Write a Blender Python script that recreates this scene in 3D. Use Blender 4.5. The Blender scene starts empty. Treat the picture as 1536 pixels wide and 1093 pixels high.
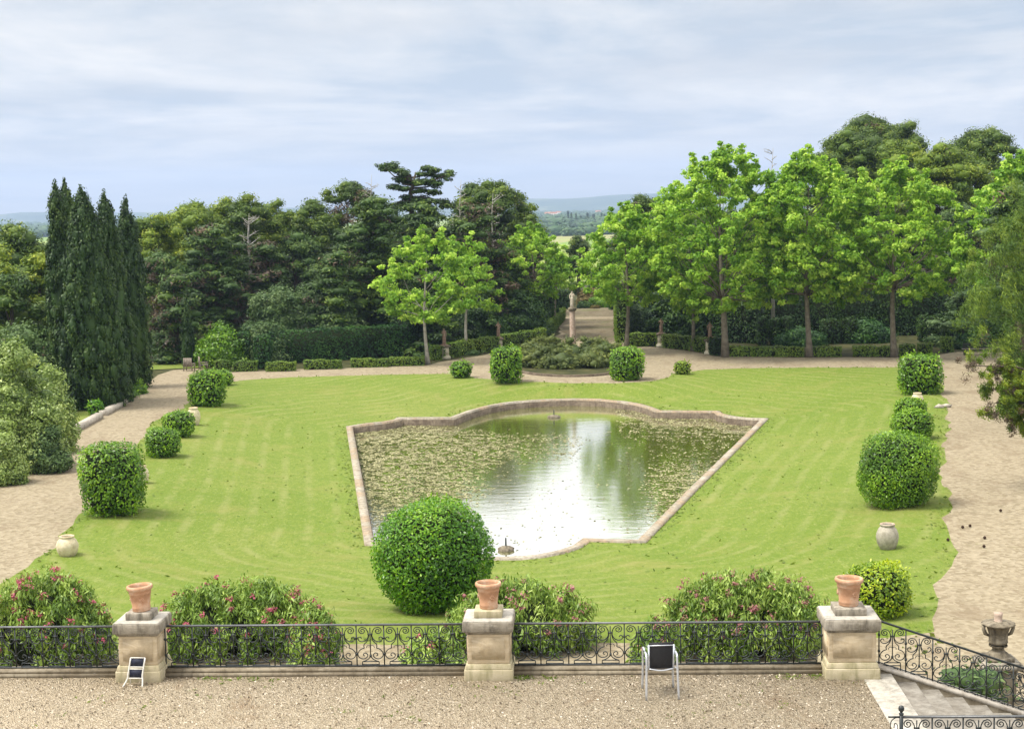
import bpy, bmesh, math, random
import numpy as np
from mathutils import noise as mnoise
from mathutils import Vector, Matrix, Euler, geometry
R = math.radians
random.seed(7)
rng = np.random.default_rng(11)
scene = bpy.context.scene
COL = scene.collection

# ------------------------------------------------------------------ camera
CAMZ = 11.7; F = 2308.0; PITCH = 5.72; ROLL = -1.2
cd = bpy.data.cameras.new('camera'); cam = bpy.data.objects.new('camera', cd); COL.objects.link(cam)
cd.sensor_width = 36; cd.lens = F/1536*36; cd.clip_start = .1; cd.clip_end = 30000
CM = Matrix.Translation((0, 0, CAMZ)) @ Matrix.Rotation(R(90-PITCH), 4, 'X') @ Matrix.Rotation(R(ROLL), 4, 'Z')
cam.matrix_world = CM
scene.camera = cam
CR = CM.to_3x3()
def ray(px, py):
    return CR @ Vector(((px-768)/F, -(py-546.5)/F, -1))
def PX(px, py, z=0.0):
    d = ray(px, py); t = (z-CAMZ)/d.z
    return Vector((d.x*t, d.y*t, z))
def RY(px, py, Y):
    d = ray(px, py); t = Y/d.y
    return Vector((d.x*t, Y, CAMZ+d.z*t))

# ------------------------------------------------------------------ tagging
def tag(o, label=None, cat=None, group=None, kind=None):
    if label: o['label'] = label
    if cat: o['category'] = cat
    if group: o['group'] = group
    if kind: o['kind'] = kind
    return o
def empty(name, loc, rz=0, label=None, cat=None, group=None):
    o = bpy.data.objects.new(name, None); COL.objects.link(o)
    o.location = loc; o.rotation_euler = (0, 0, rz); o.empty_display_size = .2
    return tag(o, label, cat, group)
def copy_tree(o, parent=None):
    c = o.copy(); COL.objects.link(c); c.parent = parent
    for ch in list(o.children): copy_tree(ch, c)
    return c

# ------------------------------------------------------------------ mesh builder
class MB:
    def __init__(s): s.V = []; s.Q = []; s.n = 0; s.tint = []; s.mi = []
    def add(s, verts, faces, mi=0, tint=.5):
        v = np.asarray(verts, dtype=np.float32).reshape(-1, 3); s.V.append(v)
        for f in faces: s.Q.append((np.array([f], dtype=np.int32)+s.n)); s.tint.append(np.array([tint], np.float32)); s.mi.append(np.array([mi], np.int32))
        s.n += len(v)
    def addarr(s, verts, faces, tint, mi=0):
        s.V.append(verts.astype(np.float32)); s.Q.append(faces.astype(np.int32)+s.n); s.n += len(verts)
        t = np.broadcast_to(np.asarray(tint, np.float32), (len(faces),)); s.tint.append(t); s.mi.append(np.full(len(faces), mi, np.int32))
    def box(s, c, d, rz=0, mi=0, taper=1.0, tint=.5):
        x, y, z = d[0]/2, d[1]/2, d[2]/2; t = taper
        p = [(-x,-y,-z),(x,-y,-z),(x,y,-z),(-x,y,-z),(-x*t,-y*t,z),(x*t,-y*t,z),(x*t,y*t,z),(-x*t,y*t,z)]
        ca, sa = math.cos(rz), math.sin(rz)
        p = [(c[0]+a*ca-b*sa, c[1]+a*sa+b*ca, c[2]+e) for a, b, e in p]
        s.add(p, [(0,3,2,1),(4,5,6,7),(0,1,5,4),(1,2,6,5),(2,3,7,6),(3,0,4,7)], mi, tint)
    def tube(s, pts, rad, n=6, mi=0, cap=True, flat=None, tint=.5):
        P = np.array([tuple(p) for p in pts], float); m = len(P)
        if np.isscalar(rad): rad = [rad]*m
        T = np.gradient(P, axis=0); T /= (np.linalg.norm(T, axis=1)[:, None]+1e-9)
        ref = np.array((0, 1., 0)) if abs(T[0][1]) < .9 else np.array((1., 0, 0))
        vs = []
        for i in range(m):
            a = np.cross(T[i], ref); a /= np.linalg.norm(a)+1e-9
            b = np.cross(T[i], a)
            for k in range(n):
                th = 2*math.pi*k/n + (math.pi/4 if n == 4 else 0)
                fa = flat or 1.0
                vs.append(P[i]+rad[i]*(math.cos(th)*a+math.sin(th)*b*fa))
        vs = np.array(vs)
        q = []
        for i in range(m-1):
            for k in range(n):
                q.append((i*n+k, i*n+(k+1) % n, (i+1)*n+(k+1) % n, (i+1)*n+k))
        s.addarr(vs, np.array(q), tint, mi)
        if cap:
            s.n -= len(vs); s.V.append(np.zeros((0, 3), np.float32))
            s.Q.append(np.array([list(range(n))[::-1]], np.int32)+s.n); s.Q.append(np.array([list(range((m-1)*n, m*n))], np.int32)+s.n)
            for _ in range(2): s.tint.append(np.array([tint], np.float32)); s.mi.append(np.array([mi], np.int32))
            s.n += len(vs)
    def lathe(s, prof, c=(0, 0, 0), n=24, mi=0, wob=None):
        vs = []; m = len(prof)
        for i, (r, z) in enumerate(prof):
            for k in range(n):
                th = 2*math.pi*k/n
                rr = r*(1+(wob(th, z) if wob else 0))
                vs.append((c[0]+rr*math.cos(th), c[1]+rr*math.sin(th), c[2]+z))
        q = [(i*n+k, i*n+(k+1) % n, (i+1)*n+(k+1) % n, (i+1)*n+k) for i in range(m-1) for k in range(n)]
        s.addarr(np.array(vs), np.array(q), .5, mi)
    def ico(s, c, r, mi=0, tint=.5, jit=.1):
        # low icosphere
        v, f = ICO
        vv = v*(1+rng.uniform(-jit, jit, (len(v), 1)))*np.asarray(r)+np.asarray(c)
        s.addarr(vv, f, tint, mi)
    def leaves(s, P, N, L, W, tint, D=None, mi=0, fold=0):
        n = len(P)
        N = N/(np.linalg.norm(N, axis=1)[:, None]+1e-9)
        if D is None: D = rng.normal(size=(n, 3))
        D = D-(D*N).sum(1)[:, None]*N; D /= np.linalg.norm(D, axis=1)[:, None]+1e-9
        S = np.cross(N, D)
        L = np.broadcast_to(L, (n,))[:, None]; W = np.broadcast_to(W, (n,))[:, None]
        v = np.stack([P-D*L/2, P+S*W/2+D*L*.05-N*W*fold, P+D*L/2, P-S*W/2+D*L*.05-N*W*fold], 1).reshape(-1, 3)
        s.addarr(v, np.arange(4*n).reshape(n, 4), tint, mi)
    def build(s, name, mats, parent=None, smooth=False, loc=None, rz=0):
        me = bpy.data.meshes.new(name)
        V = np.concatenate(s.V) if s.V else np.zeros((0, 3))
        me.vertices.add(len(V)); me.vertices.foreach_set('co', V.astype(np.float32).ravel())
        starts = []; idx = []; k = 0
        for q in s.Q:
            m, c = q.shape
            starts.append(np.arange(m)*c+k); idx.append(q.ravel()); k += m*c
        starts = np.concatenate(starts).astype(np.int32); idx = np.concatenate(idx).astype(np.int32)
        me.loops.add(len(idx)); me.loops.foreach_set('vertex_index', idx)
        me.polygons.add(len(starts)); me.polygons.foreach_set('loop_start', starts)
        me.update(calc_edges=True)
        me.polygons.foreach_set('material_index', np.concatenate(s.mi))
        if smooth: me.polygons.foreach_set('use_smooth', np.ones(len(starts), bool))
        a = me.attributes.new('tint', 'FLOAT', 'FACE'); a.data.foreach_set('value', np.concatenate(s.tint))
        for m in (mats if isinstance(mats, (list, tuple)) else [mats]): me.materials.append(m)
        me.update()
        o = bpy.data.objects.new(name, me); COL.objects.link(o)
        if parent: o.parent = parent
        if loc is not None: o.location = loc
        o.rotation_euler = (0, 0, rz)
        return o
_bm = bmesh.new(); bmesh.ops.create_icosphere(_bm, subdivisions=1, radius=1)
ICO = (np.array([v.co[:] for v in _bm.verts]), np.array([[v.index for v in f.verts] for f in _bm.faces])); _bm.free()
def blob_mesh(sub):
    b = bmesh.new(); bmesh.ops.create_icosphere(b, subdivisions=sub, radius=1)
    r = (np.array([v.co[:] for v in b.verts]), np.array([[v.index for v in f.verts] for f in b.faces])); b.free(); return r
ICO3 = blob_mesh(3)

# ------------------------------------------------------------------ materials
def nmat(name):
    m = bpy.data.materials.new(name); m.use_nodes = True; nt = m.node_tree; nt.nodes.clear()
    out = nt.nodes.new('ShaderNodeOutputMaterial')
    return m, nt, out
def N_(nt, t, **kw):
    n = nt.nodes.new(t)
    for k, v in kw.items():
        if k.startswith('i_'):
            key = k[2:]
            key = int(key) if key.isdigit() else key.replace('_', ' ')
            n.inputs[key].default_value = v
        else: setattr(n, k, v)
    return n
def ramp(nt, fac, stops, interp='LINEAR'):
    r = nt.nodes.new('ShaderNodeValToRGB'); r.color_ramp.interpolation = interp
    e = r.color_ramp.elements
    while len(e) < len(stops): e.new(.5)
    for el, (p, c) in zip(e, stops): el.position = p; el.color = tuple(c)+(1,) if len(c) == 3 else c
    nt.links.new(fac, r.inputs[0]); return r.outputs[0]
def mixc(nt, f, a, b, mode='MIX'):
    m = nt.nodes.new('ShaderNodeMix'); m.data_type = 'RGBA'; m.blend_type = mode
    for sock, val in ((m.inputs[0], f), (m.inputs[6], a), (m.inputs[7], b)):
        if isinstance(val, bpy.types.NodeSocket): nt.links.new(val, sock)
        elif isinstance(val, (int, float)): sock.default_value = val
        else: sock.default_value = tuple(val)+(1,)
    return m.outputs[2]
def math_(nt, op, a, b=0.0, c=None, clamp=False):
    m = nt.nodes.new('ShaderNodeMath'); m.operation = op; m.use_clamp = clamp
    for i, val in enumerate((a, b) if c is None else (a, b, c)):
        if isinstance(val, bpy.types.NodeSocket): nt.links.new(val, m.inputs[i])
        else: m.inputs[i].default_value = val
    return m.outputs[0]
def noise(nt, vec, scale, detail=4, rough=.6, dist=0):
    n = N_(nt, 'ShaderNodeTexNoise', i_Scale=scale, i_Detail=detail, i_Roughness=rough, i_Distortion=dist)
    nt.links.new(vec, n.inputs['Vector']); return n.outputs['Fac']
def pos(nt, scale=None, rz=0):
    g = nt.nodes.new('ShaderNodeNewGeometry'); v = g.outputs['Position']
    if scale or rz:
        m = nt.nodes.new('ShaderNodeMapping'); nt.links.new(v, m.inputs[0])
        if scale: m.inputs['Scale'].default_value = scale
        m.inputs['Rotation'].default_value = (0, 0, rz); v = m.outputs[0]
    return v
def objc(nt):
    return nt.nodes.new('ShaderNodeTexCoord').outputs['Object']
def princ(nt, out, color, rough=.8, spec=.3, bump=None, bstr=.3, bdist=.02, metal=0, coat=0):
    p = nt.nodes.new('ShaderNodeBsdfPrincipled')
    if isinstance(color, bpy.types.NodeSocket): nt.links.new(color, p.inputs['Base Color'])
    else: p.inputs['Base Color'].default_value = tuple(color)+(1,)
    if isinstance(rough, bpy.types.NodeSocket): nt.links.new(rough, p.inputs['Roughness'])
    else: p.inputs['Roughness'].default_value = rough
    p.inputs['Specular IOR Level'].default_value = spec; p.inputs['Metallic'].default_value = metal
    if bump is not None:
        b = N_(nt, 'ShaderNodeBump', i_Strength=bstr, i_Distance=bdist); nt.links.new(bump, b.inputs['Height']); nt.links.new(b.outputs[0], p.inputs['Normal'])
    nt.links.new(p.outputs[0], out.inputs[0]); return p

NOMUL = ('fallen_leaves', 'far_wood', 'grass_blade', 'pink_blossom', 'faded_blossom', 'oak_leaf', 'pittosporum_leaf', 'cypress_scale', 'oleander_leaf', 'clipped_green')
def leaf_mat(name, dark, mid, light, trans=.3, rough=.55, spec=.25, big=.25):
    m, nt, out = nmat(name); dark, mid, light = [tuple(c*k for c, k in zip(q, (2.45, 2.0, 1.0))) for q in (dark, mid, light)] if name not in NOMUL else (dark, mid, light)
    at = N_(nt, 'ShaderNodeAttribute', attribute_name='tint')
    nz = noise(nt, pos(nt), big, 2)
    f = math_(nt, 'ADD', at.outputs['Fac'], math_(nt, 'MULTIPLY', math_(nt, 'SUBTRACT', nz, .5), .7), clamp=True)
    c = ramp(nt, f, [(0, dark), (.5, mid), (1, light)])
    d = nt.nodes.new('ShaderNodeBsdfPrincipled'); nt.links.new(c, d.inputs['Base Color']); d.inputs['Roughness'].default_value = rough
    d.inputs['Specular IOR Level'].default_value = spec
    t = nt.nodes.new('ShaderNodeBsdfTranslucent'); nt.links.new(mixc(nt, 1.0, c, (1.15, 1.2, .75), 'MULTIPLY'), t.inputs[0])
    x = nt.nodes.new('ShaderNodeMixShader'); x.inputs[0].default_value = trans
    nt.links.new(d.outputs[0], x.inputs[1]); nt.links.new(t.outputs[0], x.inputs[2]); nt.links.new(x.outputs[0], out.inputs[0])
    return m
M = {}
M['plane'] = leaf_mat('plane_leaf', (.040, .112, .018), (.108, .222, .042), (.225, .350, .120), .42)
M['pine'] = leaf_mat('pine_needles', (.010, .026, .007), (.029, .063, .011), (.078, .120, .020), .15)
M['pine2'] = leaf_mat('pine_needles_bright', (.018, .045, .007), (.056, .104, .013), (.122, .168, .024), .18)
M['pinenear'] = leaf_mat('near_pine_needles', (.016, .044, .012), (.044, .092, .020), (.100, .160, .036), .18)
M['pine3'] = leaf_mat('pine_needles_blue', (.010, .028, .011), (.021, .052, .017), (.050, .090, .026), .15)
M['brownneedle'] = leaf_mat('dry_needles', (.024, .022, .030), (.044, .038, .050), (.070, .058, .070), .1)
M['cedar'] = leaf_mat('cedar_needles', (.008, .022, .008), (.018, .046, .012), (.056, .098, .020), .1)
M['cypress'] = leaf_mat('cypress_scale', (.010, .030, .006), (.030, .066, .011), (.080, .125, .020), .08)
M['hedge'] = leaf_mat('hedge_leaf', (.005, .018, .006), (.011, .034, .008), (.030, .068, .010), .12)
M['hedgegreen'] = leaf_mat('clipped_green', (.012, .045, .010), (.026, .085, .012), (.070, .160, .018), .15)
M['boxhedge'] = leaf_mat('box_leaf', (.025, .060, .015), (.050, .100, .022), (.085, .140, .032), .15)
M['oak'] = leaf_mat('oak_leaf', (.035, .075, .020), (.085, .145, .042), (.170, .235, .085), .2)
M['topiary'] = leaf_mat('laurel_leaf', (.018, .055, .006), (.050, .130, .009), (.120, .230, .020), .30, .4, .4, .6)
M['topiary_ball'] = leaf_mat('viburnum_leaf', (.012, .050, .004), (.036, .120, .006), (.095, .205, .012), .28, .38, .4, .5)
M['topiary_lime'] = leaf_mat('euonymus_leaf', (.030, .080, .006), (.100, .180, .012), (.210, .290, .030), .30, .4, .4, .6)
M['topiary_dark'] = leaf_mat('dark_box_leaf', (.030, .065, .010), (.060, .115, .018), (.110, .165, .030), .2)
M['pitto'] = leaf_mat('pittosporum_leaf', (.11, .18, .04), (.26, .35, .085), (.44, .52, .175), .25, .4, .4, .5)
M['oleander'] = leaf_mat('oleander_leaf', (.075, .145, .018), (.200, .310, .045), (.380, .490, .110), .25, .45, .35, .6)
M['santolina'] = leaf_mat('ground_shrub_leaf', (.020, .038, .018), (.042, .066, .028), (.078, .108, .046), .2)
M['redshrub'] = leaf_mat('bronze_shrub_leaf', (.045, .042, .030), (.080, .080, .055), (.120, .120, .080), .25)
M['farwood'] = leaf_mat('far_wood', (.020, .055, .020), (.040, .090, .025), (.070, .120, .030), 0)
M['grassblade'] = leaf_mat('grass_blade', (.085, .140, .016), (.135, .190, .026), (.185, .225, .042), .35)

def simple(name, col, rough=.6, spec=.4, metal=0, var=.15, scale=8, bstr=.2, bdist=.01, dark=None):
    m, nt, out = nmat(name); v = objc(nt)
    n = noise(nt, v, scale, 6, .65)
    d = dark or tuple(c*(1-var*2) for c in col)
    c = ramp(nt, n, [(.3, d), (.62, col)])
    princ(nt, out, c, rough, spec, n, bstr, bdist, metal); return m
M['iron'] = simple('wrought_iron', (.014, .020, .021), .42, .5, 0, .2, 30)
M['ironlight'] = simple('iron_handrail_worn', (.10, .105, .11), .35, .6, .3, .2, 12)
M['alu'] = simple('aluminium_tube', (.62, .65, .70), .35, .5, .6, .08, 6, .02)
M['whitemetal'] = simple('white_painted_frame', (.68, .66, .60), .5, .4, 0, .1, 20)
M['mesh'] = simple('black_sling_fabric', (.022, .022, .024), .7, .3, 0, .15, 40)
M['solar'] = simple('dark_blue_fabric', (.018, .022, .045), .55, .4, 0, .15, 20)
M['bark'] = simple('plane_bark', (.21, .185, .14), .9, .2, 0, .3, 2.5, .6, .05, dark=(.09, .075, .055))
M['bark_pale'] = simple('pale_bark', (.38, .36, .31), .9, .2, 0, .25, 2.5, .6, .05, dark=(.17, .15, .12))
M['bark_dark'] = simple('pine_bark', (.10, .08, .06), .95, .15, 0, .3, 2, .6, .05)
M['deadwood'] = simple('dead_wood', (.42, .40, .36), .9, .2, 0, .25, 3)
M['twig_shade'] = simple('shaded_inner_twigs', (.020, .028, .010), .95, .1, 0, .3, 4)  # inner twigs as a solid core, shade between leaves put into the colour
M['wood'] = simple('weathered_wood', (.26, .22, .18), .85, .2, 0, .25, 5)
M['wooddark'] = simple('dark_wood', (.05, .055, .045), .85, .2, 0, .25, 5)
M['cone'] = simple('pine_cone', (.05, .028, .018), .9, .2, 0, .3, 30)
M['whitewall'] = simple('white_render', (.75, .72, .66), .9, .2, 0, .05, 1)
M['redroof'] = simple('roof_tile', (.35, .16, .09), .9, .2, 0, .2, 1)

def mat_terracotta(name, a, b, c):
    m, nt, out = nmat(name); v = objc(nt)
    n = noise(nt, v, 6, 6, .65); n2 = noise(nt, v, 60, 3)
    col = ramp(nt, n, [(.3, a), (.5, b), (.72, c)])
    col = mixc(nt, math_(nt, 'MULTIPLY', n2, .3), col, tuple(x*.6 for x in b))
    princ(nt, out, col, .85, .2, n2, .25, .004); return m
M['terra'] = mat_terracotta('terracotta', (.42, .22, .125), (.52, .29, .17), (.60, .40, .27))
M['terra'] = mat_terracotta('terracotta_bloom', (.36, .19, .105), (.48, .275, .165), (.62, .47, .35))
M['jar'] = mat_terracotta('pale_jar_clay', (.38, .32, .20), (.56, .49, .33), (.66, .60, .44))
M['jardark'] = mat_terracotta('weathered_jar_clay', (.22, .20, .15), (.34, .31, .25), (.48, .44, .36))
M['statue'] = mat_terracotta('terracotta_statue', (.13, .085, .06), (.24, .16, .115), (.35, .26, .20))
M['statuepale'] = mat_terracotta('pale_stone_statue', (.38, .33, .26), (.55, .48, .38), (.66, .60, .50))
M['pinkstone'] = mat_terracotta('pink_stone_column', (.28, .20, .15), (.42, .32, .25), (.52, .43, .36))

def mat_stone(name, base, light, darkc, stain=.5, topdark=None):
    m, nt, out = nmat(name); v = objc(nt)
    n = noise(nt, v, 2.2, 8, .7, .4); n2 = noise(nt, v, 45, 4, .7)
    mp = nt.nodes.new('ShaderNodeMapping'); mp.inputs['Scale'].default_value = (2.0, 2.0, 9); nt.links.new(v, mp.inputs[0])
    n3 = noise(nt, mp.outputs[0], 1.3, 5, .6, .8)
    c = ramp(nt, n, [(.25, darkc), (.45, base), (.7, light)])
    c = mixc(nt, math_(nt, 'MULTIPLY', ramp(nt, n3, [(.5, (0,)*3), (.62, (1,)*3)]), .55), c, light)
    mps = nt.nodes.new('ShaderNodeMapping'); mps.inputs['Scale'].default_value = (9, 9, 1.6); nt.links.new(v, mps.inputs[0])
    n4 = noise(nt, mps.outputs[0], 1.0, 6, .7)
    c = mixc(nt, math_(nt, 'MULTIPLY', ramp(nt, n4, [(.48, (0,)*3), (.66, (1,)*3)]), stain), c, darkc)
    c = mixc(nt, math_(nt, 'MULTIPLY', n2, .25), c, tuple(x*.45 for x in base))
    princ(nt, out, c, .92, .15, math_(nt, 'ADD', n, math_(nt, 'MULTIPLY', n2, .35)), .5, .015); return m
M['stone'] = mat_stone('pillar_limestone', (.50, .40, .26), (.66, .56, .40), (.26, .20, .13), .22)
M['stonecap'] = mat_stone('lichen_cap_stone', (.25, .22, .17), (.46, .42, .35), (.045, .038, .03), .75)
M['stonebase'] = mat_stone('mossy_base_stone', (.40, .35, .22), (.55, .48, .34), (.19, .18, .08), .6)
M['kerb'] = mat_stone('kerb_stone', (.20, .165, .115), (.31, .27, .20), (.08, .065, .04), .6)
M['step'] = mat_stone('step_stone', (.36, .335, .285), (.54, .51, .45), (.11, .10, .085), .55)
M['stonegrey'] = mat_stone('grey_urn_stone', (.16, .135, .095), (.32, .28, .21), (.045, .038, .03), .85)
M['pedestal'] = mat_stone('pedestal_stone', (.50, .46, .34), (.62, .58, .46), (.28, .24, .17), .3)
M['stepdark'] = mat_stone('worn_shaded_step_stone', (.20, .18, .15), (.33, .31, .27), (.09, .08, .065), .5)  # worn stone; side wall's shade on lower treads put into the darker colour
M['pathkerb'] = mat_stone('path_kerb_stone', (.40, .36, .30), (.55, .51, .45), (.16, .13, .10), .5)

def mat_gravel(name, cols, scale, var_scale=.25, weeds=None, leaf=None, bstr=.6):
    m, nt, out = nmat(name); v = pos(nt)
    vo = N_(nt, 'ShaderNodeTexVoronoi', i_Scale=scale); nt.links.new(v, vo.inputs['Vector'])
    sep = nt.nodes.new('ShaderNodeSeparateColor'); nt.links.new(vo.outputs['Color'], sep.inputs[0])
    k = len(cols)-1
    c = ramp(nt, sep.outputs[0], [(i/k, cc) for i, cc in enumerate(cols)])
    big = noise(nt, v, var_scale, 5, .65)
    c = mixc(nt, math_(nt, 'MULTIPLY', ramp(nt, big, [(.45, (0,)*3), (.7, (1,)*3)]), .45), c, cols[1])
    fine = noise(nt, v, scale*.35, 4, .7)
    c = mixc(nt, math_(nt, 'MULTIPLY', ramp(nt, fine, [(.5, (0,)*3), (.7, (1,)*3)]), .35), c, tuple(x*.6 for x in cols[0]))
    if leaf:
        n = noise(nt, pos(nt, (1, .45, 1)), leaf[0], 7, .75, .5)
        c = mixc(nt, math_(nt, 'MULTIPLY', ramp(nt, n, [(leaf[2], (0,)*3), (leaf[2]+.1, (1,)*3)]), leaf[3]), c, leaf[1])
    if weeds:
        n = noise(nt, v, weeds[0], 8, .75, .3)
        c = mixc(nt, math_(nt, 'MULTIPLY', ramp(nt, n, [(weeds[2], (0,)*3), (weeds[2]+.12, (1,)*3)]), weeds[3]), c, weeds[1])
    princ(nt, out, c, .95, .15, vo.outputs['Distance'], bstr, .03); return m
M['gravel'] = mat_gravel('terrace_gravel', [(.31, .245, .165), (.49, .40, .275), (.66, .56, .40), (.38, .305, .205), (.76, .67, .51)], 44, .5, (.55, (.26, .27, .09), .64, .5), (.8, (.33, .225, .135), .56, .6), 1.0)
M['path'] = mat_gravel('path_gravel', [(.175, .142, .090), (.245, .205, .137), (.295, .252, .175), (.205, .168, .110)], 7, .1, (.18, (.14, .16, .04), .60, .5), (.5, (.165, .125, .08), .52, .55))
def mat_floor():
    m, nt, out = nmat('woodland_floor'); v = pos(nt)
    n = noise(nt, v, .6, 8, .7); n2 = noise(nt, v, .06, 3)
    c = ramp(nt, n, [(.3, (.020, .024, .010)), (.5, (.045, .048, .018)), (.7, (.085, .078, .034))])
    vo = N_(nt, 'ShaderNodeTexVoronoi', i_Scale=1.0); nt.links.new(pos(nt, (.0035, .0016, 0), .3), vo.inputs['Vector'])
    sep = nt.nodes.new('ShaderNodeSeparateColor'); nt.links.new(vo.outputs['Color'], sep.inputs[0])
    f = ramp(nt, sep.outputs[0], [(0, (.24, .30, .06)), (.3, (.17, .25, .05)), (.55, (.28, .33, .09)), (.8, (.27, .26, .11))], 'CONSTANT')
    f = mixc(nt, math_(nt, 'MULTIPLY', noise(nt, v, .02, 5), .4), f, (.08, .14, .03))
    sx = nt.nodes.new('ShaderNodeSeparateXYZ'); nt.links.new(v, sx.inputs[0])
    c = mixc(nt, math_(nt, 'MULTIPLY_ADD', sx.outputs[1], 1/150, -300/150, clamp=True), c, f)
    princ(nt, out, c, .95, .1, n, .3, .1); return m
M['floor'] = mat_floor()
def mat_lawn():
    m, nt, out = nmat('lawn_grass'); v = pos(nt)
    big = noise(nt, v, .07, 5, .6); mid = noise(nt, v, .8, 6, .7); fine = noise(nt, pos(nt, (1, .35, 1)), 9, 5, .8)
    c = ramp(nt, big, [(.3, (.122, .168, .023)), (.5, (.146, .190, .031)), (.7, (.180, .204, .046))])
    c = mixc(nt, math_(nt, 'MULTIPLY', ramp(nt, mid, [(.35, (1,)*3), (.6, (0,)*3)]), .45), c, (.095, .155, .015))
    c = mixc(nt, math_(nt, 'MULTIPLY', ramp(nt, fine, [(.33, (1,)*3), (.60, (0,)*3)]), .75), c, (.078, .132, .012))
    fl = noise(nt, pos(nt, (1, .4, 1)), 5.5, 6, .85)
    c = mixc(nt, math_(nt, 'MULTIPLY', ramp(nt, fl, [(.53, (0,)*3), (.66, (1,)*3)]), .6), c, (.25, .265, .085))
    # mowing swaths: bands wandering beside the pool
    sx = nt.nodes.new('ShaderNodeSeparateXYZ'); nt.links.new(pos(nt, None, R(5)), sx.inputs[0])
    dist = noise(nt, v, .08, 3); sa = N_(nt, 'ShaderNodeAttribute', attribute_name='swath')
    ph = math_(nt, 'ADD', math_(nt, 'MULTIPLY', sa.outputs['Fac'], 5.4), math_(nt, 'MULTIPLY', dist, 5))
    br = noise(nt, v, .30, 6, .7); br2 = noise(nt, v, 2.5, 5, .75)
    w = math_(nt, 'MULTIPLY', ramp(nt, math_(nt, 'SINE', ph), [(.2, (0,)*3), (1, (1,)*3)]), ramp(nt, math_(nt, 'ADD', math_(nt, 'MULTIPLY', br, .6), math_(nt, 'MULTIPLY', br2, .4)), [(.44, (0,)*3), (.58, (1,)*3)]))
    c = mixc(nt, math_(nt, 'MULTIPLY', w, .42), c, (.245, .245, .095))
    dp = noise(nt, v, .22, 6, .75, .6)
    c = mixc(nt, math_(nt, 'MULTIPLY', ramp(nt, dp, [(.52, (0,)*3), (.70, (1,)*3)]), .55), c, (.215, .200, .062))
    vv = noise(nt, pos(nt, (1, .3, 1)), 2.6, 7, .8)
    c = mixc(nt, math_(nt, 'MULTIPLY', ramp(nt, vv, [(.60, (0,)*3), (.68, (1,)*3)]), .55), c, (.10, .12, .025))
    princ(nt, out, c, .9, .15, math_(nt, 'ADD', fine, mid), .6, .06); return m
M['lawn'] = mat_lawn()
def mat_rim():
    m, nt, out = nmat('pool_rim_brick'); v = pos(nt)
    n = noise(nt, v, .45, 6, .7); n2 = noise(nt, v, 8, 5, .7)
    c = ramp(nt, n, [(.3, (.30, .27, .22)), (.42, (.33, .25, .165)), (.50, (.30, .27, .21)), (.66, (.42, .38, .31))])
    c = mixc(nt, math_(nt, 'MULTIPLY', ramp(nt, n2, [(.45, (0,)*3), (.6, (1,)*3)]), .6), c, (.14, .11, .08))
    princ(nt, out, c, .92, .15, n2, .5, .03); return m
M['rim'] = mat_rim()
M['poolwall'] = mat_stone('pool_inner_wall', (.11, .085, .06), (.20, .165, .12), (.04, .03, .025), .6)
def mat_water():
    m, nt, out = nmat('pool_water'); v = pos(nt, (.75, 1.5, 1))
    n = noise(nt, v, .9, 4, .55); n2 = noise(nt, v, 5, 3, .6)
    h = math_(nt, 'ADD', n, math_(nt, 'MULTIPLY', n2, .22))
    b = N_(nt, 'ShaderNodeBump', i_Strength=.14, i_Distance=.05); nt.links.new(h, b.inputs['Height'])
    g = N_(nt, 'ShaderNodeBsdfGlossy', i_Roughness=.085); g.inputs[0].default_value = (.97, .97, .95, 1); nt.links.new(b.outputs[0], g.inputs['Normal'])
    d = nt.nodes.new('ShaderNodeBsdfDiffuse'); d.inputs[0].default_value = (.13, .145, .022, 1)
    x = nt.nodes.new('ShaderNodeMixShader'); x.inputs[0].default_value = .80
    nt.links.new(d.outputs[0], x.inputs[1]); nt.links.new(g.outputs[0], x.inputs[2]); nt.links.new(x.outputs[0], out.inputs[0]); return m
M['water'] = mat_water()
M['floatleaf'] = leaf_mat('fallen_leaves', (.12, .115, .045), (.235, .23, .105), (.37, .345, .20), 0, .8, .2, .3)
M['blossom'] = leaf_mat('pink_blossom', (.26, .09, .10), (.44, .10, .16), (.60, .17, .26), .25, .6, .2, .5)
M['blossom_dull'] = leaf_mat('faded_blossom', (.20, .10, .08), (.32, .14, .14), (.45, .18, .22), .2, .6, .2, .5)

# ------------------------------------------------------------------ outlines
POOL_PX = [(520,641),(550,636.5),(575,634),(592,631),(596,627.5),(640,627.5),(676,627.5),(685,624),(700,618),(725,611),(755,605.5),(790,602),(825,600),(860,599),(900,600),(935,603),(960,607),(978,612),(990,617),(1030,617.5),(1078,617.5),(1084,622),(1100,626),(1122,628),(1152,629),
           (1095,686),(1040,741),(968,815),(930,814.5),(884,813),(872,822),(850,830),(815,837),(780,840.5),(740,841),(700,838),(670,832),(650,826),(638,818),(600,818.5),(548,819)]
ZR = -0.9; ZW = -1.28
def resample(pts, d):
    out = []
    n = len(pts)
    for i in range(n):
        a = Vector(pts[i]); b = Vector(pts[(i+1) % n]); L = (b-a).length; k = max(1, int(L/d))
        for j in range(k): out.append(tuple(a.lerp(b, j/k)))
    return out
pool0 = [tuple(PX(x, y, ZR)[:2]) for x, y in POOL_PX]
pool = resample(pool0, .8)
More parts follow.
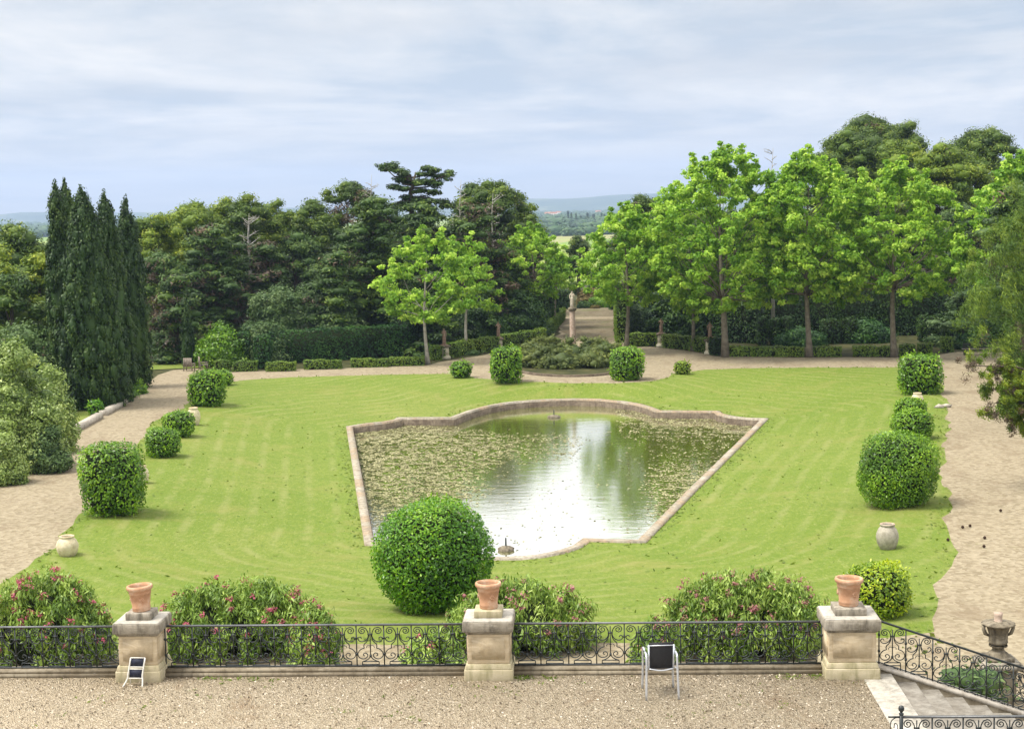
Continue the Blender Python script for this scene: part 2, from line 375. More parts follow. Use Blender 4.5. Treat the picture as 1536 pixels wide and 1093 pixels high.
LAWN_PX = [(-70,965),(-20,905),(40,850),(70,828),(105,795),(128,765),(165,722),(208,668),(222,640),(252,622),(282,606),(310,590),(338,575),(365,570.5),(430,566),(520,563.5),(600,561.5),(680,561),(720,567),(770,572),(860,575),(950,574),(985,571),(1010,561),(1060,554.5),(1110,552.5),(1200,551.5),(1345,551),(1400,560),(1416,585),(1424,620),(1418,665),(1410,710),(1428,770),(1424,830),(1412,900),(1385,945),(1330,958),(1180,962),(900,964),(600,966),(300,968),(60,972)]
lawn0 = [tuple(PX(x, y, 0)[:2]) for x, y in LAWN_PX]
lawn = resample(lawn0, .9)
_ph = 0
lw = []
for i, (x, y) in enumerate(lawn):
    a = math.sin(i*1.7)*.10+math.sin(i*.61+1)*.16+random.uniform(-.12, .12)
    lw.append((x+a, y+a*.8*math.sin(i*2.3)))
lawn = lw
LA = np.array(lawn); PA = np.array(pool)
def segdist(P, poly):
    A = poly; B = np.roll(poly, -1, axis=0); best = np.full(len(P), 1e9)
    for a, b in zip(A, B):
        ab = b-a; t = np.clip(((P-a)@ab)/(ab@ab+1e-12), 0, 1)
        best = np.minimum(best, np.linalg.norm(P-(a+t[:, None]*ab), axis=1))
    return best
def inside(P, poly):
    x, y = P[:, 0], P[:, 1]; r = np.zeros(len(P), bool)
    A = poly; B = np.roll(poly, -1, axis=0)
    for (x1, y1), (x2, y2) in zip(A, B):
        c = ((y1 > y) != (y2 > y)); 
        with np.errstate(divide='ignore', invalid='ignore'):
            xx = (x2-x1)*(y-y1)/(y2-y1)+x1
        r ^= c & (x < xx)
    return r
LAC = np.array(lawn0); PAC = np.array(pool0)
def lawn_z(P):
    P = np.atleast_2d(P); dp = segdist(P, PAC); dl = segdist(P, LAC); ins = inside(P, LAC)
    t = np.clip(dp/(dp+dl+1e-6), 0, 1); t = t*t*(3-2*t)
    z = -0.93*(1-t); z[~ins] = 0; z[inside(P, PAC)] = -.93
    return z
def gz(x, y): return float(lawn_z(np.array([[x, y]]))[0])
def G(px, py):           # pixel on the garden ground
    p = PX(px, py, 0)
    for _ in range(4): p = PX(px, py, gz(p.x, p.y))
    return p
def cdt(name, mat, outer, holes, inner_pts, zf, tagkw):
    vs = []; edges = []
    for loop in [outer]+holes:
        s = len(vs); vs += [Vector(p) for p in loop]; n = len(loop); edges += [(s+i, s+(i+1) % n) for i in range(n)]
    vs += [Vector(p) for p in inner_pts]
    r = geometry.delaunay_2d_cdt(vs, edges, [], 0, 1e-4)
    V = np.array([v[:] for v in r[0]]); Fc = np.array([f for f in r[2] if len(f) == 3])
    cen = V[Fc].mean(1); keep = inside(cen, np.array(outer))
    for h in holes: keep &= ~inside(cen, np.array(h))
    Fc = Fc[keep]; z = zf(V)
    # orient upward
    a, b, c = V[Fc[:, 0]], V[Fc[:, 1]], V[Fc[:, 2]]
    cr = (b[:, 0]-a[:, 0])*(c[:, 1]-a[:, 1])-(b[:, 1]-a[:, 1])*(c[:, 0]-a[:, 0])
    Fc[cr < 0] = Fc[cr < 0][:, ::-1]
    m = MB(); m.addarr(np.column_stack([V, z]), Fc, .5)
    o = m.build(name, mat, smooth=True); tag(o, **tagkw); return o
# lawn
gx, gy = np.meshgrid(np.arange(-40, 45, 1.1), np.arange(38, 125, 1.1)); gp = np.column_stack([gx.ravel(), gy.ravel()])
gp = gp+rng.uniform(-.2, .2, gp.shape)
gp = gp[inside(gp, LA) & ~inside(gp, PA) & (segdist(gp, LA) > .5) & (segdist(gp, PA) > .5)]
cdt('lawn', M['lawn'], lawn, [pool], [tuple(p) for p in gp], lambda V: np.where(segdist(V, LA) < .02, .0101, lawn_z(V)+.05+.03*np.sin(V[:, 0]*1.3)*np.sin(V[:, 1]*.9)*(segdist(V, PA) > .3)), dict(kind='structure'))
lo_m = bpy.data.objects['lawn'].data; _v = np.zeros(len(lo_m.vertices)*3); lo_m.vertices.foreach_get('co', _v); _v = _v.reshape(-1, 3)
_a = lo_m.attributes.new('swath', 'FLOAT', 'POINT'); _a.data.foreach_set('value', segdist(_v[:, :2], PAC).astype(np.float32))
# ground: one sheet to the horizon, hole where the lawn bowl lies
def ground_z(V):
    y = V[:, 1]; t = np.clip((y-195)/260, 0, 1); t = t*t*(3-2*t)
    return -8*t-.02
def span(a, b, s): return list(np.arange(a, b, s))
ys = span(-30, 200, 8)+span(200, 480, 25)+span(480, 1400, 120)+[1700, 2200, 3000, 4200, 6000, 8000]
xs = sorted(span(-120, 121, 8)+[s*v for s in (-1, 1) for v in (160, 220, 320, 480, 700, 1100, 1800, 3000, 4700)])
gi = np.array([(x, y) for x in xs for y in ys])+rng.uniform(-.01, .01, (len(xs)*len(ys), 2))
gi = gi[~inside(gi, LA)]; gi = gi[segdist(gi, LA) > 1]
outer = [(-5200, -60), (5200, -60), (5200, 9000), (-5200, 9000)]
cdt('ground', M['floor'], outer, [lawn], [tuple(p) for p in gi], ground_z, dict(kind='structure'))
# gravel path sheet around the lawn and down the alley
PATH_PX = [(-420,950),(-180,860),(0,722),(85,660),(140,628),(185,603),(212,586),(217,575),(232,563),(262,555),(300,553),(345,558),(450,554),(560,550.5),(640,547),(655,543),(700,537),(740,529),(790,524),(812,516),(838,500),(846,476),(850,462),(928,462),(930,490),(934,517),(990,521),(1040,527),(1075,534),(1200,536),(1345,536),(1400,534),(1440,528),(1536,528),(1700,534),(2000,560),(2300,1000)]
path = resample([tuple(PX(x, y, 0)[:2]) for x, y in PATH_PX]+[(60, 10), (-60, 10)], 2.0)
path = [(x+random.uniform(-.25, .25), y+random.uniform(-.25, .25)) for x, y in path]
pi_ = gi[inside(gi, np.array(path))]; pi_ = pi_[segdist(pi_, np.array(path)) > .8]
cdt('path', M['path'], path, [lawn], [tuple(p) for p in pi_], lambda V: np.full(len(V), .0)+.01, dict(kind='structure'))
M['alley'] = mat_gravel('alley_gravel', [(.105, .085, .052), (.155, .130, .082), (.19, .16, .105), (.125, .10, .065)], 5, .1, (.12, (.095, .105, .035), .50, .7), (.4, (.10, .075, .045), .5, .6))
al = resample([tuple(PX(x, y, 0)[:2]) for x, y in [(846,512),(842,486),(851,463),(927,463),(929,490),(932,512)]], 2.0); al = [(x+random.uniform(-.3, .3), y+random.uniform(-.3, .3)) for x, y in al]
cdt('alley_ground', M['alley'], al, [], [], lambda V: np.full(len(V), .02), dict(kind='structure'))
cr_ = [tuple(PX(x, y, 0)[:2]) for x, y in [(842,479.5),(844,476),(929,475),(929,479)]]
cdt('cross_path', M['path'], cr_, [], [], lambda V: np.full(len(V), .032), dict(kind='structure'))
# small side lawn at left, light field strip behind the cypresses
side = resample([tuple(PX(x, y, 0)[:2]) for x, y in [(-300,800),(-20,722),(84,657),(138,627),(184,601),(210,584),(205,572),(150,560),(60,568),(-60,600),(-300,640)]], 1.0)
cdt('side_lawn', M['lawn'], side, [], [], lambda V: np.full(len(V), .03), dict(kind='structure'))
side = resample([tuple(PX(x, y, 0)[:2]) for x, y in [(205,556),(262,553),(310,551),(300,508),(215,505),(190,520)]], 2.0)
cdt('meadow', M['lawn'], side, [], [], lambda V: np.full(len(V), .02), dict(kind='structure'))

# pool: rim wall, basin floor and water
def offset_poly(poly, d):
    P = np.array(poly); n = len(P); out = []
    area = 0.5*np.sum(P[:, 0]*np.roll(P[:, 1], -1)-np.roll(P[:, 0], -1)*P[:, 1]); sg = 1 if area > 0 else -1
    for i in range(n):
        a, b, c = P[i-1], P[i], P[(i+1) % n]
        e1 = (b-a)/np.linalg.norm(b-a); e2 = (c-b)/np.linalg.norm(c-b)
        n1 = np.array((-e1[1], e1[0]))*sg; n2 = np.array((-e2[1], e2[0]))*sg
        nn = n1+n2; nn /= np.linalg.norm(nn)+1e-9; k = 1/max(.45, nn@n1)
        out.append(tuple(b+nn*d*k))
    return out
outp = offset_poly(pool, -.03); innp = offset_poly(pool, .34)
poolroot = empty('pool', (pool[0][0], pool[0][1], ZR), 0, 'ornamental pool with brick and stone rim sunk in the middle of the lawn', 'pool')
def prism(mb, A, B, zt, zb, jit=0):
    n = len(A); vs = [(x, y, zt+random.uniform(-jit, jit)) for x, y in A]+[(x, y, zt+random.uniform(-jit, jit)) for x, y in B]+[(x, y, zb) for x, y in B]+[(x, y, zb) for x, y in A]
    q = []
    for i in range(n):
        j = (i+1) % n
        q += [(i, j, n+j, n+i), (n+i, n+j, 2*n+j, 2*n+i), (3*n+i, 3*n+j, j, i)]
    mb.addarr(np.array(vs), np.array(q), .5)
off = -np.array((pool[0][0], pool[0][1], ZR))
m = MB(); prism(m, outp, innp, ZR+.09, ZW-.35, .012); m.V = [v+off for v in m.V]; m.build('rim', M['rim'], poolroot)
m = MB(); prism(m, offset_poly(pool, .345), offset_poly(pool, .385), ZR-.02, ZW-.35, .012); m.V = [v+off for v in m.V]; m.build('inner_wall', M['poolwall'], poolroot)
wat = MB(); cen = np.mean(np.array(innp), 0)
midp = offset_poly(pool, .18)
r = geometry.delaunay_2d_cdt([Vector(p) for p in midp], [(i, (i+1) % len(midp)) for i in range(len(midp))], [], 1, 1e-4)
wv = np.array([(*v, ZW) for v in r[0]]); wf = np.array([f if len(f) == 3 else f[:3] for f in r[2]])
a, b, c = wv[wf[:, 0]], wv[wf[:, 1]], wv[wf[:, 2]]; cr = np.cross(b-a, c-a)[:, 2]; wf[cr < 0] = wf[cr < 0][:, ::-1]
wat.addarr(wv, wf, .5); wo = wat.build('pool_water', M['water']); tag(wo, kind='structure')
# fallen leaves floating (uncountable)
def fl_density(px, py):
    st = lambda v, a, b: max(0., min(1., (v-a)/(b-a)))
    n = mnoise.fractal(Vector((px*.075, py*.32, 0)), .9, 2.0, 4)
    d = .012*st(py, 640, 660)
    edge = np.interp(py, [640, 665, 690, 720, 800], [850, 835, 765, 735, 722])+10*math.sin(py*.13)
    L = st(px, edge, edge-55)*st(py, 633+max(0, (px-640))*.12, 652+max(0, (px-640))*.16)*(1-st(py, 735+(px-560)*.12, 800))
    if px < 690: L = max(L, st(py, 640, 646)*(1-st(px, 640, 700))*(1-st(py, 735, 800)))
    L *= .75+.25*st(px, 760, 620)
    Rr = .62*st(px, 965, 1020)*st(py, 690, 712)*(1-st(py, 775, 800))+.30*st(px, 920, 950)*(1-st(py, 640, 665))+.10*st(px, 950, 1000)
    C_ = .22*st(px, 740, 780)*(1-st(px, 850, 880))*st(py, 648, 655)*(1-st(py, 680, 700))
    d = max(d, L, Rr, C_)
    return d*max(.06, min(1, .5+n*2.2))
ML = MB(); IA = np.array(innp); lo = IA.min(0); hi = IA.max(0)
cand = rng.uniform(lo, hi, (330000, 2)); cand = cand[inside(cand, IA)]
CI = CM.inverted()
keep = []
for x, y in cand:
    q = CI @ Vector((x, y, ZW)); px = 768+F*q.x/-q.z; py = 546.5-F*q.y/-q.z
    if random.random() < fl_density(px, py)*.85: keep.append((x+random.gauss(0, .03), y))
keep = np.array(keep); n = len(keep)
ML.leaves(np.column_stack([keep, np.full(n, ZW+.012)+rng.uniform(0, .01, n)]), np.column_stack([rng.normal(0, .12, (n, 2)), np.ones(n)]), rng.uniform(.08, .22, n), rng.uniform(.05, .12, n), rng.uniform(0, 1, n))
o = ML.build('floating_leaves', M['floatleaf']); tag(o, 'dry tan leaves scattered over the pool water', 'fallen leaves', kind='stuff')
# fountain nozzles
def nozzle(px, py, big, label):
    p = PX(px, py, ZW); t = empty('fountain_nozzle', p, 0, label, 'fountain nozzle')
    m = MB(); m.lathe([(.0, -.2), (.2*big, -.2), (.3*big, 0), (.33*big, .08), (.2*big, .15), (.1*big, .17), (0, .18)], n=14); m.build('basin', M['stonegrey'], t, True)
    if big > .9:
        m = MB(); m.lathe([(.035, .15), (.03, .45), (.015, .5), (0, .5)], n=8); m.build('pipe', M['iron'], t)
nozzle(759, 825, 1.0, 'small fountain nozzle with upright pipe near the front edge of the pool')
nozzle(831, 626, 1.3, 'low round fountain stub near the far edge of the pool')

# ------------------------------------------------------------------ foliage generators
def unit(n): 
    v = rng.normal(size=(n, 3)); return v/np.linalg.norm(v, axis=1)[:, None]
def clumps_to(mb, C, RR, n, L, W, up=.4, rnd=.45, core=.7, droop=None, lo=.7, hi=1.1, mi=0, tbase=None, cmi=None):
    C = np.atleast_2d(C); RR = np.atleast_2d(RR)
    k = len(C); tc = rng.uniform(.1, .75, k) if tbase is None else np.broadcast_to(tbase, (k,))
    d = unit(k*n).reshape(k, n, 3); rad = rng.uniform(lo, hi, (k, n, 1))
    P = C[:, None, :]+d*RR[:, None, :]*rad
    Nn = d/RR[:, None, :]; Nn /= np.linalg.norm(Nn, axis=2)[..., None]
    Nn = Nn+np.array((0, 0, up))+rng.normal(0, rnd, (k, n, 3))
    T = tc[:, None]+rng.uniform(-.28, .28, (k, n))
    D = None
    if droop is not None: D = np.broadcast_to(np.array(droop, float), (k*n, 3))+rng.normal(0, .35, (k*n, 3))
    mb.leaves(P.reshape(-1, 3), Nn.reshape(-1, 3), L*rng.uniform(.6, 1.3, k*n), W*rng.uniform(.6, 1.3, k*n), np.clip(T.ravel(), 0, 1), D, mi)
    if core:
        for c, r, t in zip(C, RR, tc): mb.ico(c, r*core, cmi if cmi is not None else mi, max(0, t*.8), .12)

def limb(mb, a, b, r0, r1, bend=.12, n=6, seg=5):
    a = Vector(a); b = Vector(b); L = (b-a).length; pts = []; 
    off = Vector((random.uniform(-1, 1), random.uniform(-1, 1), random.uniform(-.2, .6)))*L*bend
    for i in range(seg+1):
        t = i/seg; pts.append(a.lerp(b, t)+off*math.sin(math.pi*t)+Vector((random.uniform(-1, 1), random.uniform(-1, 1), 0))*L*.012)
    mb.tube(pts, [r0+(r1-r0)*i/seg for i in range(seg+1)], n); return pts

def plane_tree(loc, H, W, clear, label, group='plane trees around the lawn', seed=0, lean=0., bark='bark', tr=.22, dens=1.0, low=False):
    random.seed(seed)
    t = empty('plane_tree', loc, 0, label, 'tree', group)
    tk = MB(); top = Vector((lean*H, 0, H*.80))
    pts = []
    for i in range(9):
        s = i/8; pts.append(Vector((lean*H*s+math.sin(s*4+seed)*.18, math.cos(s*3+seed)*.15-.15, -.1+H*.86*s)))
    tk.tube(pts, [tr*(1.35 if i == 0 else 1)*(1-.85*i/8) for i in range(9)], 10)
    C = []; z0c = clear*.80; prof = lambda q: W/2*max(.05, math.sin(math.pi*min(1, q*.84+.13)))**.72
    nb = int((W*(H-z0c))*.62*dens)
    for i in range(nb):
        q = ((i+.5)/nb); q = 1-(1-q)**.92; az = i*2.39996+random.uniform(-.35, .35)
        f = random.choice((1.06, .98, .9, .78, .6)) if q < .93 else random.uniform(.1, .9)
        rr_ = prof(q)*f*(1+.10*math.sin(az*3+seed)); z = z0c+(H-z0c)*q*random.uniform(.93, 1.0)
        p = Vector((lean*H*q+rr_*math.cos(az), rr_*math.sin(az), z))
        hb = max(clear*.85, z-.25-rr_*random.uniform(.55, 1.0)); s_ = min(1, hb/(H*.86))
        if i % 2 == 0: limb(tk, Vector((lean*H*s_, 0, min(hb, H*.84))), p, max(.03, tr*.38*(1-q*.8)), .012, .09, 5, 5)
        for j in range(8):
            g = Vector((random.gauss(0, .46), random.gauss(0, .46), random.gauss(.05, .34)))
            C.append((p+g, random.uniform(.22, .46)))
        if random.random() < .10 or q > .86:
            for j in range(3): C.append((p+Vector((random.gauss(0, .12), random.gauss(0, .12), .45+j*.38)), .34-.06*j))
    if low:
        for k in range(6): C.append((Vector((random.uniform(-.5, .5), random.uniform(-.5, .5), clear*random.uniform(.55, 1))), random.uniform(.25, .5)))
    cr = MB(); Cn = np.array([tuple(c[0]) for c in C]); rr = np.array([c[1] for c in C])
    RR = np.column_stack([rr*1.15, rr*1.15, rr*.75])
    clumps_to(cr, Cn, RR, 56, .28, .20, .55, .6, .0, droop=(0, 0, -.4), lo=.3, hi=1.2)
    tk.build('trunk', M[bark], t, True); cr.build('crown', M['plane'], t)
    return t

def pine_tree(loc, H, W, label, mat='pine', group=None, crown=.55, seed=0, name='pine_tree', cat='tree', flat=.74, tr=.28, dry=.12, dens=1.0, lean=0., bark='bark_dark'):
    random.seed(seed+500)
    t = empty(name, loc, 0, label, cat, group)
    tk = MB(); c0 = H*(1-crown)
    tk.tube([Vector((lean*H*(i/6)+math.sin(i+seed)*.15, math.cos(i*1.3+seed)*.15, -.2+H*.92*i/6)) for i in range(7)], [tr*(1-.8*i/6) for i in range(7)], 8)
    C = []; n = int((W*W*.75+W*H*crown*1.15)*dens)
    for k in range(n):
        q = random.random()**.7; a = random.uniform(0, 6.28)
        env = W/2*math.sqrt(max(.03, 1-(q*1.0)**2.6))*(.55+.45*min(1, q*2.2+.2))
        rr = env*math.sqrt(random.uniform(.30, 1.0))
        # irregular outline
        rr *= 1+.16*math.sin(a*3+seed)+.10*math.sin(a*5+q*9+seed*2)
        z = c0+(H-c0)*q*(1-.10*(1+math.sin(a*2+seed*3))*.5)
        p = Vector((lean*H*(.5+.5*q)+rr*math.cos(a), rr*math.sin(a), z-.35)); C.append((p, random.uniform(.55, 1.15)*(W/9)**.35))
        if k % 9 == 0: limb(tk, Vector((lean*H*(z/H)*.8, 0, max(c0*.8, z-1.5-rr*.35))), p, tr*.3, .02, .12, 5, 4)
    cr = MB(); Cn = np.array([tuple(c[0]) for c in C]); rr = np.array([c[1] for c in C]); RR = np.column_stack([rr*1.15, rr*1.15, rr*flat])
    isd = np.array([random.random() < dry*(1.5 if c[0].z < c0+(H-c0)*.45 else .3) for c in C])
    if (~isd).any(): clumps_to(cr, Cn[~isd], RR[~isd], 150, .29, .12, .45, .45, .70, lo=.72, hi=1.17)
    if isd.any(): clumps_to(cr, Cn[isd], RR[isd], 80, .36, .10, .3, .6, 0, mi=1)
    tk.build('trunk', M[bark], t, True); cr.build('crown', [M[mat], M['brownneedle']], t)
    return t

def cedar_tree(loc, H, W, label, group=None, seed=0, crown=.9, topw=.5, name='cedar_tree', gap=1.0, mat='cedar', dry=.1):
    random.seed(seed+900)
    t = empty(name, loc, 0, label, 'tree', group); tk = MB(); tr = .3
    tk.tube([Vector((math.sin(i+seed)*.2, 0, -.2+H*.97*i/6)) for i in range(7)], [tr*(1-.85*i/6) for i in range(7)], 8)
    C = []; lv = int(H*crown/ (.85*gap)); 
    for l in range(lv):
        q = l/max(1, lv-1); z = H*(1-crown)+H*crown*q*.97
        rad = W/2*((1-q)**.6*(1-topw)+topw)*random.uniform(.75, 1.1)
        if q > .97: rad *= .6
        nb = max(3, int(5+rad*1.1))
        for b in range(nb):
            a = b*6.28/nb+random.uniform(-.4, .4)+l; L = rad*random.uniform(.65, 1.05)
            tip = Vector((L*math.cos(a), L*math.sin(a), z+random.uniform(-.3, .4)+L*.03))
            tk.tube([(0, 0, z-.4), (tip.x*.5, tip.y*.5, z-.05), tuple(tip)], [.07, .05, .02], 4)
            k = max(2, int(L*1.1))
            for j in range(k):
                u = (j+.8)/k; p = Vector((0, 0, z)).lerp(tip, u)+Vector((random.gauss(0, .35), random.gauss(0, .45), random.gauss(0, .28)))
                C.append((p, random.uniform(.6, 1.05)))
    cr = MB(); Cn = np.array([tuple(c[0]) for c in C]); rr = np.array([c[1] for c in C]); RR = np.column_stack([rr*1.15, rr*1.15, rr*.50])
    isd = np.array([random.random() < dry for c in C])
    clumps_to(cr, Cn[~isd], RR[~isd], 95, .32, .13, .8, .45, .7, lo=.7, hi=1.2)
    if isd.any(): clumps_to(cr, Cn[isd], RR[isd], 60, .4, .12, .3, .6, 0, mi=1)
    tk.build('trunk', M['bark_dark'], t, True); cr.build('crown', [M[mat], M['brownneedle']], t)
    return t

def cypress_tree(loc, H, W, label, group=None, seed=0, tips=3, name='cypress_tree', mat='cypress', lean=0, nl=60, L=.22):
    random.seed(seed+1300)
    t = empty(name, loc, 0, label, 'tree', group)
    tk = MB(); tk.tube([(0, 0, -.2), (0, 0, H*.5), (0, 0, H*.92)], [.2, .12, .03], 8)
    C = []; RR = []
    plumes = [(0, 0, H, W*.5)]
    for i in range(tips-1):
        a = i*2.2+seed; plumes.append((W*.23*math.cos(a), W*.20*math.sin(a), H*random.uniform(.8, .97), W*.36))
    for (x0, y0, h, w) in plumes:
        n = int(h*w*13)
        for k in range(n):
            q = random.random(); 
            env = w*(min(1, q*5+.55))*(1-max(0, q-.30)/.70)**.50
            a = random.uniform(0, 6.28); r_ = env*random.uniform(.72, .95)*(1+.14*math.sin(a*7+seed+q*2))
            C.append((x0*(1-q*.35)+r_*math.cos(a)+lean*h*q, y0*(1-q*.35)+r_*math.sin(a), h*q*.965+.1)); s = random.uniform(.8, 1.25)*(W/2.6)**.5
            RR.append((.26*s, .26*s, .62*s))
        for k in range(5): C.append((x0*.65+lean*h, y0*.65, h*(.93+.018*k))); RR.append((.14, .14, .5))
    cr = MB(); clumps_to(cr, np.array(C), np.array(RR), nl, L, .10, .35, .5, .68, droop=(0, 0, 1.1), lo=.7, hi=1.25)
    cr.tube([(0, 0, .1), (0, 0, H*.3), (0, 0, H*.75), (lean*H, 0, H*.95)], [W*.33, W*.40, W*.2, .05], 10)
    tk.build('trunk', M['bark_dark'], t, True); cr.build('crown', M[mat], t)
    return t

def dead_tree(loc, H, label, seed=0, name='dead_tree', z0=0., spread=.45, mat='deadwood'):
    random.seed(seed+40); t = empty(name, loc, 0, label, 'tree')
    m = MB(); m.tube([(0, 0, -.2), (.1, 0, H*.5), (-.1, 0, H*.82), (.1, 0, H)], [.20, .11, .05, .012], 7)
    b = MB()
    for i in range(16):
        q = z0+(1-z0)*(.15+.8*random.random()); z = H*q; a = random.uniform(-.7, .7)+(math.pi if i % 2 else 0); L = H*spread*random.uniform(.25, .6)*(1.15-q*.7)
        tip = Vector((L*math.cos(a), L*math.sin(a), z+L*random.uniform(.2, .8)))
        limb(b, (0, 0, z), tip, .045, .010, .15, 5, 5)
        for k in range(4):
            u = random.uniform(.35, .95); p = Vector((0, 0, z)).lerp(tip, u)
            limb(b, p, p+Vector((random.uniform(-1, 1), random.uniform(-.5, .5), random.uniform(-.2, 1)))*L*.35, .025, .01, .15, 4, 3)
    m.build('trunk', M[mat], t, True); b.build('branch', M[mat], t, True)
    return t

def topiary(name, loc, rx, ry, h, p, label, mat='topiary', cat='bush', group=None, n=None, L=.15, seed=0, depth=.12, lump=.05, stem=True, dark=.0):
    m = MB(); area = 2*math.pi*(rx+ry)/2*h+math.pi*rx*ry
    n = n or int(area*1.9/(L*L*.42)); n = min(n, 42000)
    d = unit(n); a = np.array((rx, ry, h/2))
    pz = p; pxy = 2.0 if p <= 4 else 3.0
    rho = (np.abs(d[:, 0]/a[0])**pxy+np.abs(d[:, 1]/a[1])**pxy)**(1/pxy)
    s = (rho**pz+np.abs(d[:, 2]/a[2])**pz)**(-1/pz)
    ph = rng.uniform(0, 6.28, 8)
    def lumps(q):
        return (np.sin(q[:, 0]*2.3/rx+ph[0]+seed)*np.sin(q[:, 2]*3.1/h*2+ph[1])+np.sin(q[:, 1]*3.7/ry+ph[2])*np.sin(q[:, 0]*4.1/rx+ph[3])+.9*np.sin(q[:, 2]*8/h*1.5+ph[4])*np.sin(q[:, 0]*7/rx+ph[5])*np.sin(q[:, 1]*7/ry+ph[6]))
    base = d*s[:, None]; lm = lumps(base)
    f = 1+lump*lm+rng.uniform(-depth, .04, n)
    P = base*f[:, None]; P[:, 2] += h/2
    P[:, 2] = np.maximum(P[:, 2], .02)
    Nn = np.column_stack([d[:, 0]/rx, d[:, 1]/ry, d[:, 2]/(h/2)*1.0]); Nn /= np.linalg.norm(Nn, axis=1)[:, None]
    Nn = Nn+np.array((0, 0, .35))+rng.normal(0, .55, (n, 3))
    tint = np.clip(.38+.16*lm+rng.uniform(-.32, .32, n)+np.where(rng.random(n) < .12, .3, 0), 0, 1)
    m.leaves(P, Nn, L*rng.uniform(.6, 1.3, n), L*.55*rng.uniform(.7, 1.3, n), tint)
    v, fc = ICO3; dd = v/np.linalg.norm(v, axis=1)[:, None]
    rho = (np.abs(dd[:, 0]/a[0])**pxy+np.abs(dd[:, 1]/a[1])**pxy)**(1/pxy); s = (rho**pz+np.abs(dd[:, 2]/a[2])**pz)**(-1/pz)
    q = dd*s[:, None]; q = q*(1+lump*lumps(q))[:, None]*(.90-depth*.6); q[:, 2] += h/2
    m.addarr(q, fc, 0, 1)
    # sprigs sticking out
    k = int(n*.035); i = rng.integers(0, n, k); m.leaves(P[i]+Nn[i]/np.linalg.norm(Nn[i], axis=1)[:, None]*L*.8, rng.normal(size=(k, 3)), L*1.2, L*.5, rng.uniform(.5, 1, k), Nn[i])
    o = m.build(name, [M[mat], M['twig_shade']], loc=loc); tag(o, label, cat, group); return o

def shrub(name, loc, rx, ry, h, label, mat, cat='bush', group=None, L=.16, nc=None, per=90, seed=0, W=None, up=.5, core=.6, cr=(.3, .6), extra=None):
    random.seed(seed+77); C = []; nc = nc or int(14+rx*ry*14)
    for k in range(nc):
        a = random.uniform(0, 6.28); e = math.asin(random.uniform(0, 1)); q = random.uniform(.62, .95)
        C.append((rx*q*math.cos(a)*math.cos(e), ry*q*math.sin(a)*math.cos(e), max(.15, h*q*math.sin(e)*1.0)))
    for k in range(nc//2):
        a = random.uniform(0, 6.28); q = random.uniform(.55, .95); C.append((rx*q*math.cos(a), ry*q*math.sin(a), random.uniform(.1, .45)*h))
    C = np.array(C); rr = rng.uniform(cr[0], cr[1], len(C))*min(1, h/1.6)
    m = MB(); clumps_to(m, C, np.column_stack([rr*1.1, rr*1.1, rr*.8]), per, L, W or L*.5, up, .5, core, lo=.6, hi=1.15)
    m.ico((0, 0, h*.35), (rx*.6, ry*.6, h*.42), 0, .1)
    if extra: extra(m, C, rr)
    o = m.build(name, [M[mat], M['twig_shade']], loc=loc); tag(o, label, cat, group); return o

def hedge(name, a, b, depth, h, label, mat='hedge', L=.2, group=None, cat='hedge', up=.3, jit=.08, z0=0.0, dens=1.0):
    a = Vector(a[:2]); b = Vector(b[:2]); w = (b-a).length; rz = math.atan2(b.y-a.y, b.x-a.x); mid = (a+b)/2
    A = np.array([w*h, w*h, depth*h, depth*h, w*depth]); n = int(min(45000, A.sum()*1.7/(L*L*.4)*dens)); f = rng.choice(5, n, p=A/A.sum())
    u = rng.uniform(-.5, .5, n); v = rng.uniform(0, 1, n); P = np.zeros((n, 3)); Nn = np.zeros((n, 3))
    for k, (nx, ny) in enumerate(((0, -1), (0, 1), (-1, 0), (1, 0))):
        s = f == k
        P[s, 0] = nx*w/2 if nx else u[s]*w; P[s, 1] = ny*depth/2 if ny else u[s]*depth; P[s, 2] = v[s]*h; Nn[s] = (nx, ny, 0)
    s = f == 4; P[s, 0] = u[s]*w; P[s, 1] = (v[s]-.5)*depth; P[s, 2] = h; Nn[s] = (0, 0, 1)
    wv = .06*np.sin(P[:, 0]*2.1+w)+.05*np.sin(P[:, 0]*5.3+P[:, 2]*3); P += Nn*(wv[:, None]+rng.uniform(-jit*1.5, jit, (n, 1)))*min(1, h)
    P[:, 2] = np.maximum(P[:, 2], .02)
    m = MB(); t = np.clip(.4+rng.uniform(-.35, .35, n)+.2*np.sin(P[:, 0]*1.1+w*3)*np.sin(P[:, 2]*1.7), 0, 1)
    m.leaves(P, Nn+np.array((0, 0, up))+rng.normal(0, .5, (n, 3)), L*rng.uniform(.6, 1.3, n), L*.55*rng.uniform(.6, 1.3, n), t)
    m.box((0, 0, h/2), (w-.2, depth-.2 if depth > .4 else depth*.6, h-.12), 0, 1)
    o = m.build(name, [M[mat], M['twig_shade']], loc=(mid.x, mid.y, z0), rz=rz); tag(o, label, cat, group); return o
def on(name, c, label, cat, **k): pass

